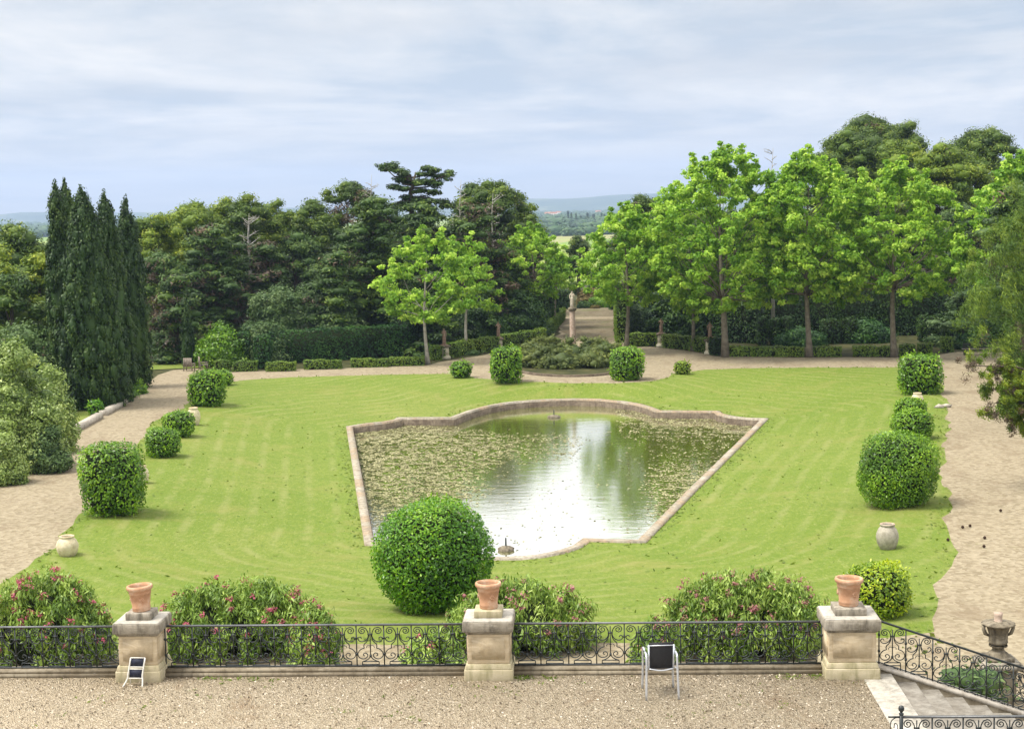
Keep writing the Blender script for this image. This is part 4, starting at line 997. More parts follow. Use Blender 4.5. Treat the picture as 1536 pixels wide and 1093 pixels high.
def statue_body(t, h, mat, seed, pose):
    """one continuous skinned figure"""
    s = h/1.7; bmx = bmesh.new(); sk = bmx.verts.layers.skin.verify(); vd = {}
    J = {'pel': ((0, 0, .92), .17), 'wai': ((.01, 0, 1.08), .135), 'che': ((0, .01, 1.30), .165), 'nec': ((0, 0, 1.46), .06), 'hed': ((0, -.01, 1.56), .105), 'top': ((0, .01, 1.67), .09), 'fac': ((0, -.07, 1.56), .05),
         'hl': ((-.10, 0, .85), .12), 'kl': ((-.10, -.03, .48), .10), 'al': ((-.11, .02, .08), .07), 'fl': ((-.12, -.12, .03), .05),
         'hr': ((.10, 0, .85), .12), 'kr': ((.10, -.07, .48), .09), 'ar': ((.12, 0, .08), .065), 'fr': ((.14, -.14, .03), .05)}
    sh = (.165, 1.38); 
    J['sl'] = ((-sh[0], .01, sh[1]), .062); J['sr'] = ((sh[0], .01, sh[1]), .062)
    if pose == 0: J['el'] = ((-.22, .02, 1.12), .055); J['wl'] = ((-.12, -.16, 1.12), .042); J['er'] = ((.23, .02, 1.10), .055); J['wr'] = ((.24, -.06, .88), .042)
    elif pose == 1: J['el'] = ((-.30, 0, 1.14), .055); J['wl'] = ((-.20, -.14, 1.36), .042); J['er'] = ((.28, .03, 1.12), .055); J['wr'] = ((.10, -.17, 1.05), .042)
    else: J['el'] = ((-.26, 0, 1.12), .06); J['wl'] = ((-.22, -.08, .90), .045); J['er'] = ((.27, -.02, 1.13), .06); J['wr'] = ((.12, -.15, 1.24), .045)
    J['hdl'] = (tuple(np.array(J['wl'][0])+np.array((.05, -.05, -.02))), .035); J['hdr'] = (tuple(np.array(J['wr'][0])+np.array((-.03, -.05, -.02))), .035)
    for k, (p_, r_) in J.items():
        v = bmx.verts.new(Vector(p_)*s); v[sk].radius = (r_*s, r_*s*.85); v[sk].use_root = (k == 'pel'); vd[k] = v
    for a, b in [('pel','wai'),('wai','che'),('che','nec'),('nec','hed'),('hed','top'),('hed','fac'),('pel','hl'),('hl','kl'),('kl','al'),('al','fl'),('pel','hr'),('hr','kr'),('kr','ar'),('ar','fr'),('che','sl'),('sl','el'),('el','wl'),('wl','hdl'),('che','sr'),('sr','er'),('er','wr'),('wr','hdr')]: bmx.edges.new((vd[a], vd[b]))
    me = bpy.data.meshes.new('figure'); bmx.to_mesh(me); bmx.free(); me.materials.append(M[mat])
    o = bpy.data.objects.new('figure', me); COL.objects.link(o); o.parent = t
    o.modifiers.new('skin', 'SKIN'); ss = o.modifiers.new('s', 'SUBSURF'); ss.levels = ss.render_levels = 1
    # draped cloth
    m = MB(); m.lathe([(.15*s, .03*s), (.19*s, .08*s), (.165*s, .35*s), (.155*s, .65*s), (.165*s, .88*s), (.15*s, .99*s), (.12*s, 1.0*s)], n=28, wob=lambda a, z: .10*math.sin(a*9+z*4+seed)+.05*math.sin(a*4)); m.build('drapery', M[mat], t, True)
    return o
def ped_statue(cx, base, mid, top, label, mat, pose, rz=0, w=.62, pedlab='', pname='stone_pedestal'):
    p = PX(cx, base, 0); hz = RY(cx, mid, p.y).z; ht = RY(cx, top, p.y).z-hz
    t = empty(pname, (p.x, p.y, 0), rz, pedlab, 'pedestal', 'pale pedestals by the hedges')
    m = MB(); m.box((0, 0, .10), (w*1.25, w*1.25, .24)); m.box((0, 0, .27), (w*1.1, w*1.1, .10), 0, 0, .9); m.build('base', M['pedestal'], t)
    m = MB(); m.box((0, 0, .32+(hz-.45)/2), (w*.92, w*.92, hz-.45)); m.build('shaft', M['pedestal'], t)
    m = MB(); m.box((0, 0, hz-.07), (w*1.2, w*1.2, .14), 0, 0, 1.08); m.build('cap', M['stonegrey'], t)
    t = empty('garden_statue', (p.x, p.y, hz), rz, label, 'statue', 'garden statues')
    m = MB(); m.box((0, 0, .03), (.5, .42, .10)); m.build('plinth', M[mat], t)
    s_ = statue_body(t, ht, mat, cx, pose); s_.location.z = .05
ped_statue(667, 538, 518, 493, 'reddish terracotta statue of a draped figure, leftmost by the tall hedge', 'statue', 0, R(20), pedlab='pale stone pedestal under the leftmost statue')
ped_statue(748, 524, 507, 483, 'terracotta statue with raised arm between plane trees left of the flower bed', 'statue', 1, R(10), pedlab='pale stone pedestal under the statue left of the flower bed')
ped_statue(992, 520, 500, 478, 'dark reddish statue with raised arm just right of the alley', 'statue', 1, R(-10), pedlab='pale stone pedestal just right of the alley')
ped_statue(1065, 531, 509, 483, 'dark draped statue half hidden beside the thick plane trunk', 'statue', 2, R(-20), pedlab='pale pedestal half hidden by a low hedge beside the plane trunk')
# column with pale statue
Yc = 126.0; pcx = RY(859, 500, Yc).x; zc = RY(859, 461, Yc).z; ztop = RY(859, 436, Yc).z
t = empty('stone_column', (pcx, Yc, 0), 0, 'slender pinkish stone column rising from the shrubs at the alley entrance', 'column')
m = MB(); m.box((0, 0, .2), (.9, .9, .4)); m.build('base', M['pinkstone'], t)
m = MB(); m.lathe([(.27, .4), (.25, .6), (.22, zc-.35), (.20, zc-.3)], n=20); m.build('shaft', M['pinkstone'], t, True)
m = MB(); m.lathe([(.20, zc-.34), (.30, zc-.26), (.36, zc-.14), (.34, zc-.06), (.30, zc), (0, zc)], n=12); m.build('capital', M['stonegrey'], t)
t = empty('garden_statue', (pcx, Yc, zc), 0, 'white stone statue standing on top of the slender column', 'statue', 'garden statues')
statue_body(t, ztop-zc, 'statuepale', 3, 2)

# stone kerb blocks along the left path
KP = [(-60, 752), (30, 706), (40, 697), (84, 667), (90, 660), (150, 627), (154, 624), (188, 606)]
for i in range(0, 8, 2):
    a = PX(*KP[i], 0); b = PX(*KP[i+1], 0); d = b-a; m = MB(); L_ = d.length; nn = max(1, int(L_/3))
    for k in range(nn): m.box((L_*(k+.5)/nn, 0, .15), (L_/nn-.03, .42, .36+random.uniform(-.02, .02)))
    o = m.build('stone_kerb', M['pathkerb'], loc=(a.x, a.y, 0), rz=math.atan2(d.y, d.x))
    tag(o, ['low stone kerb in the bottom left, nearest stretch beside the left path', 'low stone kerb at the foot of the big pale bush', 'long low stone kerb beside the side lawn', 'far end of the low stone kerb near the cypress bushes'][i//2], 'kerb', 'stone kerbs of the left path')
# garden chairs and bench, far
def garden_chair(px, py, label, rz):
    p = PX(px, py, 0); t = empty('garden_chair', p, rz, label, 'chair', 'two wooden garden chairs at the path corner')
    m = MB(); 
    for k in range(5): m.box((-.28+.14*k, .30+.0, .66), (.12, .03, .70))
    m.build('backrest', M['wood'], t); m = MB(); m.box((0, 0, .36), (.66, .62, .05)); m.build('seat', M['wood'], t)
    for sx in (-.33, .33):
        for sy in (-.28, .28): m = MB(); m.box((sx, sy, .27), (.06, .06, .54)); m.build('leg', M['wood'], t)
        m = MB(); m.box((sx, 0, .56), (.12, .70, .03)); m.build('armrest', M['wood'], t)
garden_chair(284, 556, 'left wooden garden chair at the far left corner of the path', R(170))
garden_chair(305, 554, 'right wooden garden chair turned sideways at the far left corner of the path', R(110))
p = PX(1469, 532, 0); t = empty('garden_bench', p, R(175), 'dark wooden bench in the shade by the far right path', 'bench')
m = MB(); [m.box((0, .30, .62+.14*k), (2.6, .04, .10)) for k in range(3)]; m.build('backrest', M['wooddark'], t)
m = MB(); [m.box((0, -.2+.15*k, .46), (2.6, .12, .04)) for k in range(4)]; m.build('seat', M['wood'], t)
for sx in (-1.1, 1.1): m = MB(); m.box((sx, .05, .22), (.12, .5, .44)); m.build('leg', M['wooddark'], t)
# pine cones on the right path
for i, (px, py) in enumerate([(1501, 768), (1444, 793), (1455, 791), (1477, 809), (1476, 822), (1422, 812)]):
    p = PX(px, py, 0); m = MB(); m.lathe([(0, 0), (.035, .01), (.055, .04), (.045, .08), (.015, .11), (0, .11)], n=10, wob=lambda a, z: .2*math.sin(a*5+z*60))
    o = m.build('pine_cone', M['cone'], loc=(p.x, p.y, .02)); tag(o, 'dark pine cone lying on the gravel of the right-hand path', 'pine cone', 'pine cones lying on the right-hand path')
for i, (px, py) in enumerate([(1408, 612), (1420, 611)]):
    p = PX(px, py, 0); m = MB(); m.ico((0, 0, .08), (.32, .22, .14), 0, .5, .25); o = m.build('pale_rock', M['pathkerb'], loc=(p.x, p.y, 0)); tag(o, 'small pale stone at the grass edge of the right-hand path', 'stone', 'two pale stones at the edge of the right-hand path')

# ================================================================== TREES AND HEDGES
def at(px, top, Y): q = RY(px, top, Y); return (q.x, Y, 0), q.z
def Yof(px, base): return PX(px, base, 0).y
# plane trees: px trunk, base, top, crown width px, clear height, bark
PL = [(642,545,357,126,4.0,'bark_pale','plane tree with pale trunk left of the leftmost statue',.16,False,.9),
      (703,531,363,92,4.8,'bark_pale','slim plane tree with leaning pale trunk between the two left statues',.15,False,.9),
      (799,506,346,112,4.6,'bark','small-crowned plane tree left of the alley with a grey trunk',.20,True,1.1),
      (940,529,316,122,5.4,'bark','plane tree with dark trunk just right of the alley',.20,False,1.4),
      (1037,526,290,150,4.6,'bark','plane tree set back between the two right statues',.17,True,1.0),
      (1084,535,233,218,5.2,'bark','tall broad plane tree with thick trunk beside the rightmost statue',.28,False,1.5),
      (1212,535,238,194,5.6,'bark','large plane tree with straight trunk in the middle of the right row',.24,False,1.5),
      (1342,535,256,208,6.0,'bark','plane tree with a slightly leaning trunk near the far right corner',.24,False,1.45)]
for i, (px, base, top, w, cl, bk, lb, tr, low, dn) in enumerate(PL):
    Y = Yof(px, base); loc, H = at(px, top, Y); W = w*Y/F
    p = PX(px, base, 0)
    plane_tree((p.x, p.y, 0), H, W, cl, lb, seed=i+3, bark=bk, tr=tr, low=low, dens=dn, lean=(-.012 if i in (1, 7) else 0))
Yr = 112; loc, H = at(1530, 245, Yr); plane_tree(loc, H, 9.0, 5, 'plane tree at the far right edge partly behind the near pine', seed=21, dens=1.4)
Yr = 152; loc, H = at(832, 378, Yr); plane_tree(loc, H, 4.2, 5.2, 'small plane tree further back on the left side of the alley', seed=23, dens=1.0)

# cypresses
for i, (px, top, Y, w, tips, lb) in enumerate([
   (84, 283, 97, 48, 3, 'leftmost tall cypress of the dark cluster with a pointed tip'),
   (103, 279, 101, 46, 2, 'cypress with a broken spiky tip, second in the dark cluster'),
   (130, 290, 95, 82, 4, 'broadest cypress in the middle of the dark cluster with a blunt top'),
   (160, 297, 98, 62, 2, 'cypress with brownish round top, fourth in the dark cluster'),
   (192, 304, 106, 50, 2, 'rightmost cypress of the dark cluster, slim and standing slightly apart'),
   (278, 452, 121, 20, 1, 'small slim cypress behind the wooden garden chairs')]):
    loc, H = at(px, top, Y); cypress_tree(loc, H, w*Y/F*1.05, lb, 'dark cypresses on the left', i, tips, lean=[-.004, -.02, -.028, -.012, -.012, 0][i], nl=62)
# bushes at the cypress feet
for i, (cx, top, base, w, lb, mt) in enumerate([(178,568,599,44,'low round bush at the foot of the cypress cluster','topiary'),(204,567,592,26,'small bush right beside the path at the cypress foot','topiary'),(120,578,592,30,'low weedy bush under the cypresses','oak')]):
    loc, r, h = geo(cx, top, base, w); shrub('low_bush', loc, r, r, h, lb, mt, L=.2, nc=24, per=70, seed=i)
# big pale pittosporum at left
def big_bush(cx, top, Y, w, label, mat, seed, name='large_bush', L=.22, ry=None, nc=60, cr=(.6, 1.1)):
    loc, H = at(cx, top, Y); rx = w/2*Y/F
    return shrub(name, loc, rx, ry or rx*.8, H, label, mat, L=L, nc=nc, per=210, seed=seed, cr=cr, core=.5, up=.4)
big_bush(10, 503, 72, 140, 'large pale green rounded bush at the left edge beside the path', 'pitto', 1, nc=170, L=.17, cr=(.35, .75))
big_bush(74, 540, 77, 56, 'darker rounded bush at the right flank of the large pale green bush', 'pitto', 2, nc=80, L=.17, cr=(.3, .6))
big_bush(0, 648, 68, 58, 'low pale green bush overhanging the near stone kerb on the left', 'pitto', 3, nc=70, L=.16, cr=(.3, .55))
big_bush(70, 640, 71, 56, 'low dark bush between the large pale bush and the kerb', 'oak', 4, nc=40, L=.16, cr=(.3, .5))
big_bush(30, 480, 92, 100, 'grey green shrub behind the large pale bush at the left', 'oak', 5, nc=60, L=.22)
# ---- left forest
k = 'pines and oaks of the left wood'
FOREST = [ # kind, px, top, Y, w px, mat, crown, dry, label
 ('p',18,335,112,130,'pine',.75,.15,'rounded pine at the far left edge behind the cypresses'),
 ('p',-50,345,100,150,'pine2',.8,.1,'pine cut by the left edge of the picture'),
 ('p',55,372,105,90,'pine2',.75,.1,'low bright pine left of the cypress cluster'),
 ('p',12,405,98,110,'pine3',.8,.25,'low dark pine with dry branches at the left edge'),
 ('p',228,318,138,110,'pine2',.7,.1,'light green pine just right of the cypress cluster'),
 ('p',285,303,146,120,'pine2',.6,.05,'broad light green pine on the skyline right of the cypresses'),
 ('p',335,296,150,100,'pine2',.55,.05,'pine on the skyline between the broad light pine and the dark round one'),
 ('p',372,289,144,84,'pine',.5,.05,'dark round-topped pine above the bare white branches'),
 ('p',412,297,152,70,'pine2',.55,.05,'bright pine at the right end of the left skyline group'),
 ('p',468,299,150,92,'pine',.6,.15,'dark pine left of the pale-trunked high pine'),
 ('p',518,266,152,66,'pine',.30,.25,'high thin-crowned pine with a pale bare trunk on the skyline'),
 ('p',545,282,150,50,'pine',.25,.7,'half dry pine crown beside the pale-trunked high pine'),
 ('p',742,268,150,110,'pine',.75,.18,'large rounded pine at the right end of the left wood'),
 ('p',706,272,158,60,'pine',.5,.1,'pine between the layered cedar and the large rounded pine'),
 ('p',785,300,158,56,'pine2',.7,.2,'narrow pine stepping down towards the alley'),
 ('p',800,345,150,50,'pine',.7,.5,'low reddish dry pine beside the alley trees'),
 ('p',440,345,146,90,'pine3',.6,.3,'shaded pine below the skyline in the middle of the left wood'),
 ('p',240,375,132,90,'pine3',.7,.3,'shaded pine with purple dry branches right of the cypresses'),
 ('c',315,345,134,150,'cedar',.9,.32,'wide layered cedar with dry brown tiers behind the garden chairs'),
 ('c',262,420,124,90,'cedar',.95,.2,'low layered cedar behind the small slim cypress'),
 ('c',398,370,137,110,'cedar',.9,.45,'layered cedar with many dry grey tiers in the middle of the wood'),
 ('c',560,300,131,150,'cedar',.95,.08,'big dark layered cedar with bright tips behind the tall hedge'),
 ('c',500,390,128,90,'cedar',.9,.12,'lower layered cedar left of the big dark one'),
 ('c',634,306,140,160,'cedar',.95,.12,'dark layered cedar below the flat-topped one'),
 ('c',712,312,139,120,'cedar',.95,.55,'dry grey-brown layered cedar behind the slim plane tree'),
 ('c',640,415,128,120,'cedar',.98,.02,'low dark cedar behind the pale-trunked plane tree'),
 ('c',765,385,140,80,'cedar',.98,.35,'dark cedar behind the small-crowned plane tree'),
]
for i, (kd, px, top, Y, w, mt, crn, dry, lb) in enumerate(FOREST):
    loc, H = at(px, top, Y); W = w*Y/F*1.1
    if kd == 'p': pine_tree(loc, H, W, lb, mt, k, crn, i, dry=dry, dens=.9, bark='bark_pale' if i in (10, 7) else 'bark_dark', tr=.3 if i != 10 else .2)
    else: cedar_tree(loc, H, W, lb, k, i, crn, .35, dry=dry, gap=1.15)
Yk = 141.0; base_ = RY(622, 400, Yk); t = empty('cedar_tree', (base_.x, Yk, 0), 0, 'tall flat-topped cedar with open tiers rising above the wood', 'tree', k)
tk = MB(); top_ = RY(624, 258, Yk); fk = Vector((-.2, 0, RY(618, 290, Yk).z)); tk.tube([(0, 0, -.2), (0, 0, 6), tuple(fk), (top_.x-base_.x, 0, top_.z)], [.35, .3, .2, .06], 8)
cC = []; cR = []
for (px, py, w_) in [(585,247,9),(576,251,7),(596,255,9),(606,259,8),(638,251,11),(632,262,12),(650,258,8),(664,264,11),(675,261,7),(598,270,8),(612,271,9),(626,274,10),(645,272,10),(656,277,7),(590,279,8),(604,283,6),(632,286,10),(650,289,10),(612,297,12),(628,300,14),(645,301,14),(600,305,10),(661,303,12),(675,308,12),(590,312,10)]:
    q = RY(px, py, Yk); p_ = Vector((q.x-base_.x, random.uniform(-.6, .6), q.z)); tk.tube([tuple(fk.lerp(Vector((0, 0, p_.z)), .6)), tuple(fk.lerp(p_, .6)+Vector((0, 0, .1))), tuple(p_)], [.11, .07, .02], 5)
    for j in range(5): cC.append(tuple(p_+Vector((random.gauss(0, w_*.022), random.gauss(0, .7), random.gauss(0, .10))))); cR.append((random.uniform(.35, .65), random.uniform(.4, .7), random.uniform(.16, .26)))
cr = MB(); clumps_to(cr, np.array(cC), np.array(cR), 60, .36, .14, .8, .4, .5, lo=.6, hi=1.25); tk.build('trunk', M['bark_dark'], t, True); cr.build('crown', [M['cedar']], t)
for i, (px, top, Y, H0, z0, lb) in enumerate([(372, 320, 137, None, .66, 'bare white dead tree below the dark round-topped pine'), (556, 262, 148, None, .5, 'dead grey spindly tree beside the pale-trunked high pine'), (738, 290, 142, None, .35, 'leafless grey tree in front of the large rounded pine'), (1158, 222, 135, None, .55, 'leafless tree sticking out above the right row of plane trees'), (690, 270, 150, None, .5, 'thin bare twigs right of the flat-topped cedar')]):
    loc, H = at(px, top, Y); dead_tree(loc, H, lb, i, z0=z0, spread=.28 if i in (0, 2) else .2)
# broadleaf evergreen oaks in front of the wood
for i, (cx, top, Y, w, lb, mt) in enumerate([
   (412,424,127,118,'rounded pale-tipped evergreen oak above the tall hedge','oak'),(400,478,122,50,'small rounded shrub at the left end of the tall hedge','oak'),
   (470,400,136,110,'greyish evergreen oak behind the pale-tipped one','oak'),(508,448,127,70,'small greyish oak behind the middle of the tall hedge','oak'),
   (330,488,121,62,'bright leafy bush beside the clipped dark blocks','topiary'),(245,500,130,80,'shaded bush behind the meadow strip','oak'),
   (700,430,134,100,'dark bush behind the slim plane tree','hedge'),(780,440,138,90,'dark bush behind the small-crowned plane tree','hedge'),
   (885,432,186,40,'brownish shrub at the end of the alley','redshrub'),(905,440,184,44,'light green shrub at the end of the alley','topiary'),(878,452,182,26,'dark low shrub at the end of the alley beside the column statue','hedge'),(893,458,181,14,'small reddish bush at the end of the alley','redshrub')]):
    big_bush(cx, top, Y, w, lb, mt, i+30, 'evergreen_oak' if 'oak' in lb else 'garden_shrub', .24, nc=int(20+w*.5), cr=(.5, .95) if w > 45 else (.3, .6))
loc, H = at(868, 350, 196); pine_tree(loc, H, 52*196/F, 'dark bushy pine closing the view at the end of the alley', 'pine', None, .92, 91, dry=.05)
loc, H = at(905, 392, 200); pine_tree(loc, H, 46*196/F, 'dark pine behind the shrubs at the end of the alley', 'pine3', None, .95, 92, dry=.05)
loc, H = at(820, 392, 190); pine_tree(loc, H, 60*190/F, 'shaded pine left of the end of the alley', 'pine3', None, .95, 93, dry=.1)

# clipped hedges, left
def Hh(px, top, Y): return RY(px, top, Y).z
Yh = Yof(480, 548)+2.0
a = RY(402, 520, Yh+.5); b = RY(606, 520, Yh+5); hedge('tall_hedge', a, b, 1.8, Hh(480, 497, Yh), 'long tall dark clipped hedge behind the low hedges on the left', 'hedgegreen', L=.20)
a = RY(600, 520, Yh+5.2); b = RY(745, 500, Yh+22); hedge('tall_hedge', a, b, 1.8, 3.6, 'tall dark clipped hedge behind the two left statues', 'hedgegreen', L=.20)
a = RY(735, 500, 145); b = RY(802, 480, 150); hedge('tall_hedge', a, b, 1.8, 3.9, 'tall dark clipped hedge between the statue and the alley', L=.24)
for i, (x0, x1, top, base, lb) in enumerate([(338,352,499,545,'narrow dark clipped block beside the bright leafy bush'),(354,376,500,546,'second dark clipped block near the path corner'),(384,406,505,552,'clipped dark column at the left end of the tall hedge')]):
    Y = Yof((x0+x1)/2, base); a = RY(x0, base, Y); b = RY(x1, base, Y); hedge('clipped_block', a, b, 1.3, Hh((x0+x1)/2, top, Y), lb, 'hedgegreen', L=.20)
LOWL = [(322,345,541,556,.9),(350,386,542,557,.9),(400,444,543,557,.8),(457,512,540,554,.8),(527,582,538,551,.8),(584,636,536,549,.8)]
LL = ['low box hedge block nearest the wooden chairs','low box hedge block second from the wooden chairs','short low box hedge in front of the left end of the tall hedge','low box hedge below the middle of the tall hedge','low box hedge left of the pale-trunked plane tree','low box hedge ending at the pale-trunked plane tree']
for (x0, x1, top, base, d), lb in zip(LOWL, LL):
    a = PX(x0, base, 0); b = PX(x1, base-1.0, 0); hedge('low_hedge', a, b, d, Hh((x0+x1)/2, top, a.y), lb, 'boxhedge', .16, 'low box hedges along the path', jit=.05)
for (a0, b0, h, lb) in [((652,540),(664,537),1.0,'low hedge piece behind the leftmost statue'),((672,536),(684,534),1.1,'short low hedge right of the leftmost statue'),((688,533),(744,525),1.15,'low dark hedge between the two left statues'),((752,523),(806,514),1.15,'low dark hedge right of the second statue'),
   ((808,516),(842,478),1.2,'low hedge along the left side of the alley')]:
    hedge('low_hedge', PX(*a0, 0), PX(*b0, 0), .9, h, lb, 'boxhedge', .18, 'low box hedges along the path', jit=.05)
# tall clipped columns beside the alley, left
for i, (px, base, top, w) in enumerate([(812,508,425,11),(822,500,424,10),(830,494,424,9),(837,487,424,9),(843,480,424,8)]):
    p = PX(px-6, base, 0); r = w/2*p.y/F
    topiary('clipped_column', (p.x, p.y, 0), r*1.6, r*1.6, RY(px, top, p.y).z*.9, 4.5, 'tall clipped green column lining the left side of the alley, %s from the front' % ['first', 'second', 'third', 'fourth', 'fifth'][i], 'hedge', 'hedge', 'clipped columns lining the alley', None, .24, i)
for i, (x0, x1, top, base, lb) in enumerate([(838,853,436,464,'dark clipped block at the far left end of the alley'),(914,928,436,465,'dark clipped block at the far right end of the alley')]):
    Y = Yof((x0+x1)/2, base)+1; a = RY(x0, base, Y); b = RY(x1, base, Y); hedge('clipped_block', a, b, 2, Hh(x0, top, Y), lb, L=.24)
# right side
hedge('tall_hedge', PX(933, 514, 0), PX(929, 464, 0), 1.0, 5.2, 'bright green clipped hedge lining the right side of the alley', 'boxhedge', .22)
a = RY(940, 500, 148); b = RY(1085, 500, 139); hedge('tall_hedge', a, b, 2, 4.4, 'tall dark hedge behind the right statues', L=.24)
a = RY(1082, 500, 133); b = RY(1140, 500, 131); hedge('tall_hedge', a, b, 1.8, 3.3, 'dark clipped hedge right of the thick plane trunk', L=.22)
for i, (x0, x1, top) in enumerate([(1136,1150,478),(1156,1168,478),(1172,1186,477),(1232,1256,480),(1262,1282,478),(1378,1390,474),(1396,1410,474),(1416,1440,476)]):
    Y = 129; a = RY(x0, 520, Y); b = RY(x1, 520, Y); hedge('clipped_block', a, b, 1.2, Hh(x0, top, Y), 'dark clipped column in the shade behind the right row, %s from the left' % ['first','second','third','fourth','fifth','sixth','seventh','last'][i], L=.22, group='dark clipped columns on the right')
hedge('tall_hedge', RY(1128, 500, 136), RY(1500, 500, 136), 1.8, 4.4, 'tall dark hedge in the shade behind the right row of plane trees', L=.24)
for i in range(11):
    q = RY(215+i*36, 480, 146+3*math.sin(i*2)); shrub('undergrowth', (q.x, q.y, 0), 2.6, 2, random.uniform(3.0, 4.6), 'dark undergrowth shrub below the trees of the left wood', 'hedge', group='undergrowth shrubs below the left wood', L=.3, nc=22, per=70, seed=i, cr=(.7, 1.2))
RW = [((940,520),(985,519),1.1,'low dark hedge right of the alley mouth'),((998,521),(1034,524),1.1,'low dark hedge between the right statues'),((1040,525),(1060,528),1.1,'low dark hedge left of the rightmost statue'),((1069,531),(1080,533),1.3,'small hedge block beside the thick plane trunk'),
      ((1090,534.5),(1206,534.5),.75,'long low hedge between the thick trunk and the middle trunk'),((1218,534.5),(1262,534.5),.75,'short low hedge right of the middle plane trunk'),((1280,534),(1336,534),.75,'low hedge left of the leaning plane trunk'),((1349,533),(1372,533),.8,'low hedge block right of the leaning plane trunk'),((1376,531),(1398,531),.8,'low hedge block near the far right corner'),((1411,527),(1428,527),1.1,'boxy low hedge block left of the bench')]
for a0, b0, h, lb in RW: hedge('low_hedge', PX(*a0, 0), PX(*b0, 0), .9, h, lb, 'boxhedge' if h != 1.3 else 'hedge', .18, 'low box hedges along the path', jit=.05)
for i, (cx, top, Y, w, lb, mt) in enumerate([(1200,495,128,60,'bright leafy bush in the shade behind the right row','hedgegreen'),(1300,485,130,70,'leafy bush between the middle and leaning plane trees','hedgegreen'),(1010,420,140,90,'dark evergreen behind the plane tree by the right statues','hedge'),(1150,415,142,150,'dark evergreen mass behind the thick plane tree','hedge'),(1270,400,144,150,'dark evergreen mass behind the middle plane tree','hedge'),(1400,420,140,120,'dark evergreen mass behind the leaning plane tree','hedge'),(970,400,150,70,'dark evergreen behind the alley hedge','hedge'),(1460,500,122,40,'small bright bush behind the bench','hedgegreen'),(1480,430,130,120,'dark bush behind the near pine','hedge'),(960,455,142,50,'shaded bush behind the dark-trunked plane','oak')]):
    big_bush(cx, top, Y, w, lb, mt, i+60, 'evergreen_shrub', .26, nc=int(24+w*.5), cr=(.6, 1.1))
RF = [('p',1300,168,172,120,'pine',.5,.05,'tall pine with ragged top on the right skyline'),('p',1355,177,176,80,'pine',.5,.05,'ragged pine top behind the great umbrella pine'),
      ('p',1280,190,160,150,'pine',.55,.0,'great umbrella pine above the middle plane tree'),('p',1345,205,158,130,'pine2',.6,.0,'broad umbrella pine at the centre of the right skyline'),
      ('p',1420,214,154,140,'pine2',.6,.12,'domed umbrella pine right of the great one'),('p',1478,193,168,120,'pine',.42,.0,'high umbrella pine near the right edge with a visible trunk fork'),
      ('p',965,284,160,76,'pine',.7,.1,'rounded pine peeping out right of the distant hills'),('p',1000,310,152,90,'pine3',.8,.1,'shaded pine behind the plane tree right of the alley'),
      ('p',1440,300,140,110,'pine3',.8,.4,'dark pine with dry inside right of the leaning plane'),('p',1300,290,156,140,'pine3',.8,.2,'dark pine filling behind the right row'),('p',1180,300,156,120,'pine3',.8,.2,'dark pine behind the middle plane tree'),('p',1090,310,156,120,'pine3',.85,.2,'dark pine behind the thick-trunked plane tree')]
for i, (kd, px, top, Y, w, mt, crn, dry, lb) in enumerate(RF):
    loc, H = at(px, top, Y); pine_tree(loc, H, w*Y/F*1.08, lb, mt, 'pines behind the right row of plane trees', crn, i+200, dry=dry, tr=.4, dens=1.0)
loc, H = at(1540, 285, 98); cedar_tree(loc, H, 5.5, 'dark layered cedar tips at the right edge', None, 300, .6, .8)
loc, H = at(1440, 455, 124); cedar_tree(loc, H, 4.5, 'small pale green cedar left of the bench', None, 301, .95, .5, mat='oak', dry=0)

# near feathery pine on the right
def feather_pine(loc, label, C, RR, tr_pts, seed, mat='pine2', dry=.15, L=.30):
    t = empty('pine_tree', loc, 0, label, 'tree'); tk = MB()
    for pts, r0 in tr_pts: tk.tube(pts, [r0*(1-.75*i/(len(pts)-1)) for i in range(len(pts))], 7)
    C = np.array(C); RR = np.array(RR); m = MB(); k = len(C); n = 150
    isd = rng.random(k) < dry
    clumps_to(m, C[~isd], RR[~isd], n, L, .035, .3, .9, 0, droop=(-.3, 0, .5), lo=.15, hi=1.1)
    clumps_to(m, C[isd], RR[isd]*.9, 60, L, .03, .3, .9, 0, lo=.3, hi=1.1, mi=1)
    tk.build('trunk', M['bark_dark'], t, True); m.build('crown', [M[mat], M['brownneedle']], t); return t
random.seed(99)
Yn = 78.0; bx = RY(1580, 500, Yn).x; C = []; RR = []
for q in range(430):   # silhouette in metres: x left edge as function of height
    z = random.uniform(2.6, 12.5); zz = (z-2.6)/9.9
    left = [3.0, 4.1, 4.5, 4.2, 3.6, 2.2][min(5, int(zz*6))]+random.uniform(-.5, .35); rgt = 3.8
    x = random.uniform(-left, rgt); yy = random.uniform(-1, 1)*2.6*(1-.3*abs(zz-.5))
    if x > -left+1.6 and abs(yy) < 1.0 and random.random() < .5: yy = -abs(yy)-1
    C.append((x, yy, z)); s = random.uniform(.3, .6); RR.append((s*.85, s*.85, s*1.15))
trs = [([(0.3, 0, -.2), (0, 0, 4), (.2, 0, 8), (0, 0, 12)], .3)]
for q in range(26):
    c = C[random.randrange(len(C))]; trs.append(([(0.1, 0, max(1.5, c[2]-1.6)), (c[0]*.6, c[1]*.6, c[2]-.8), c], .07))
feather_pine((bx, Yn, 0), 'feathery pine at the right edge in front of the plane trees', C, RR, trs, 1, mat='pinenear', dry=.05)
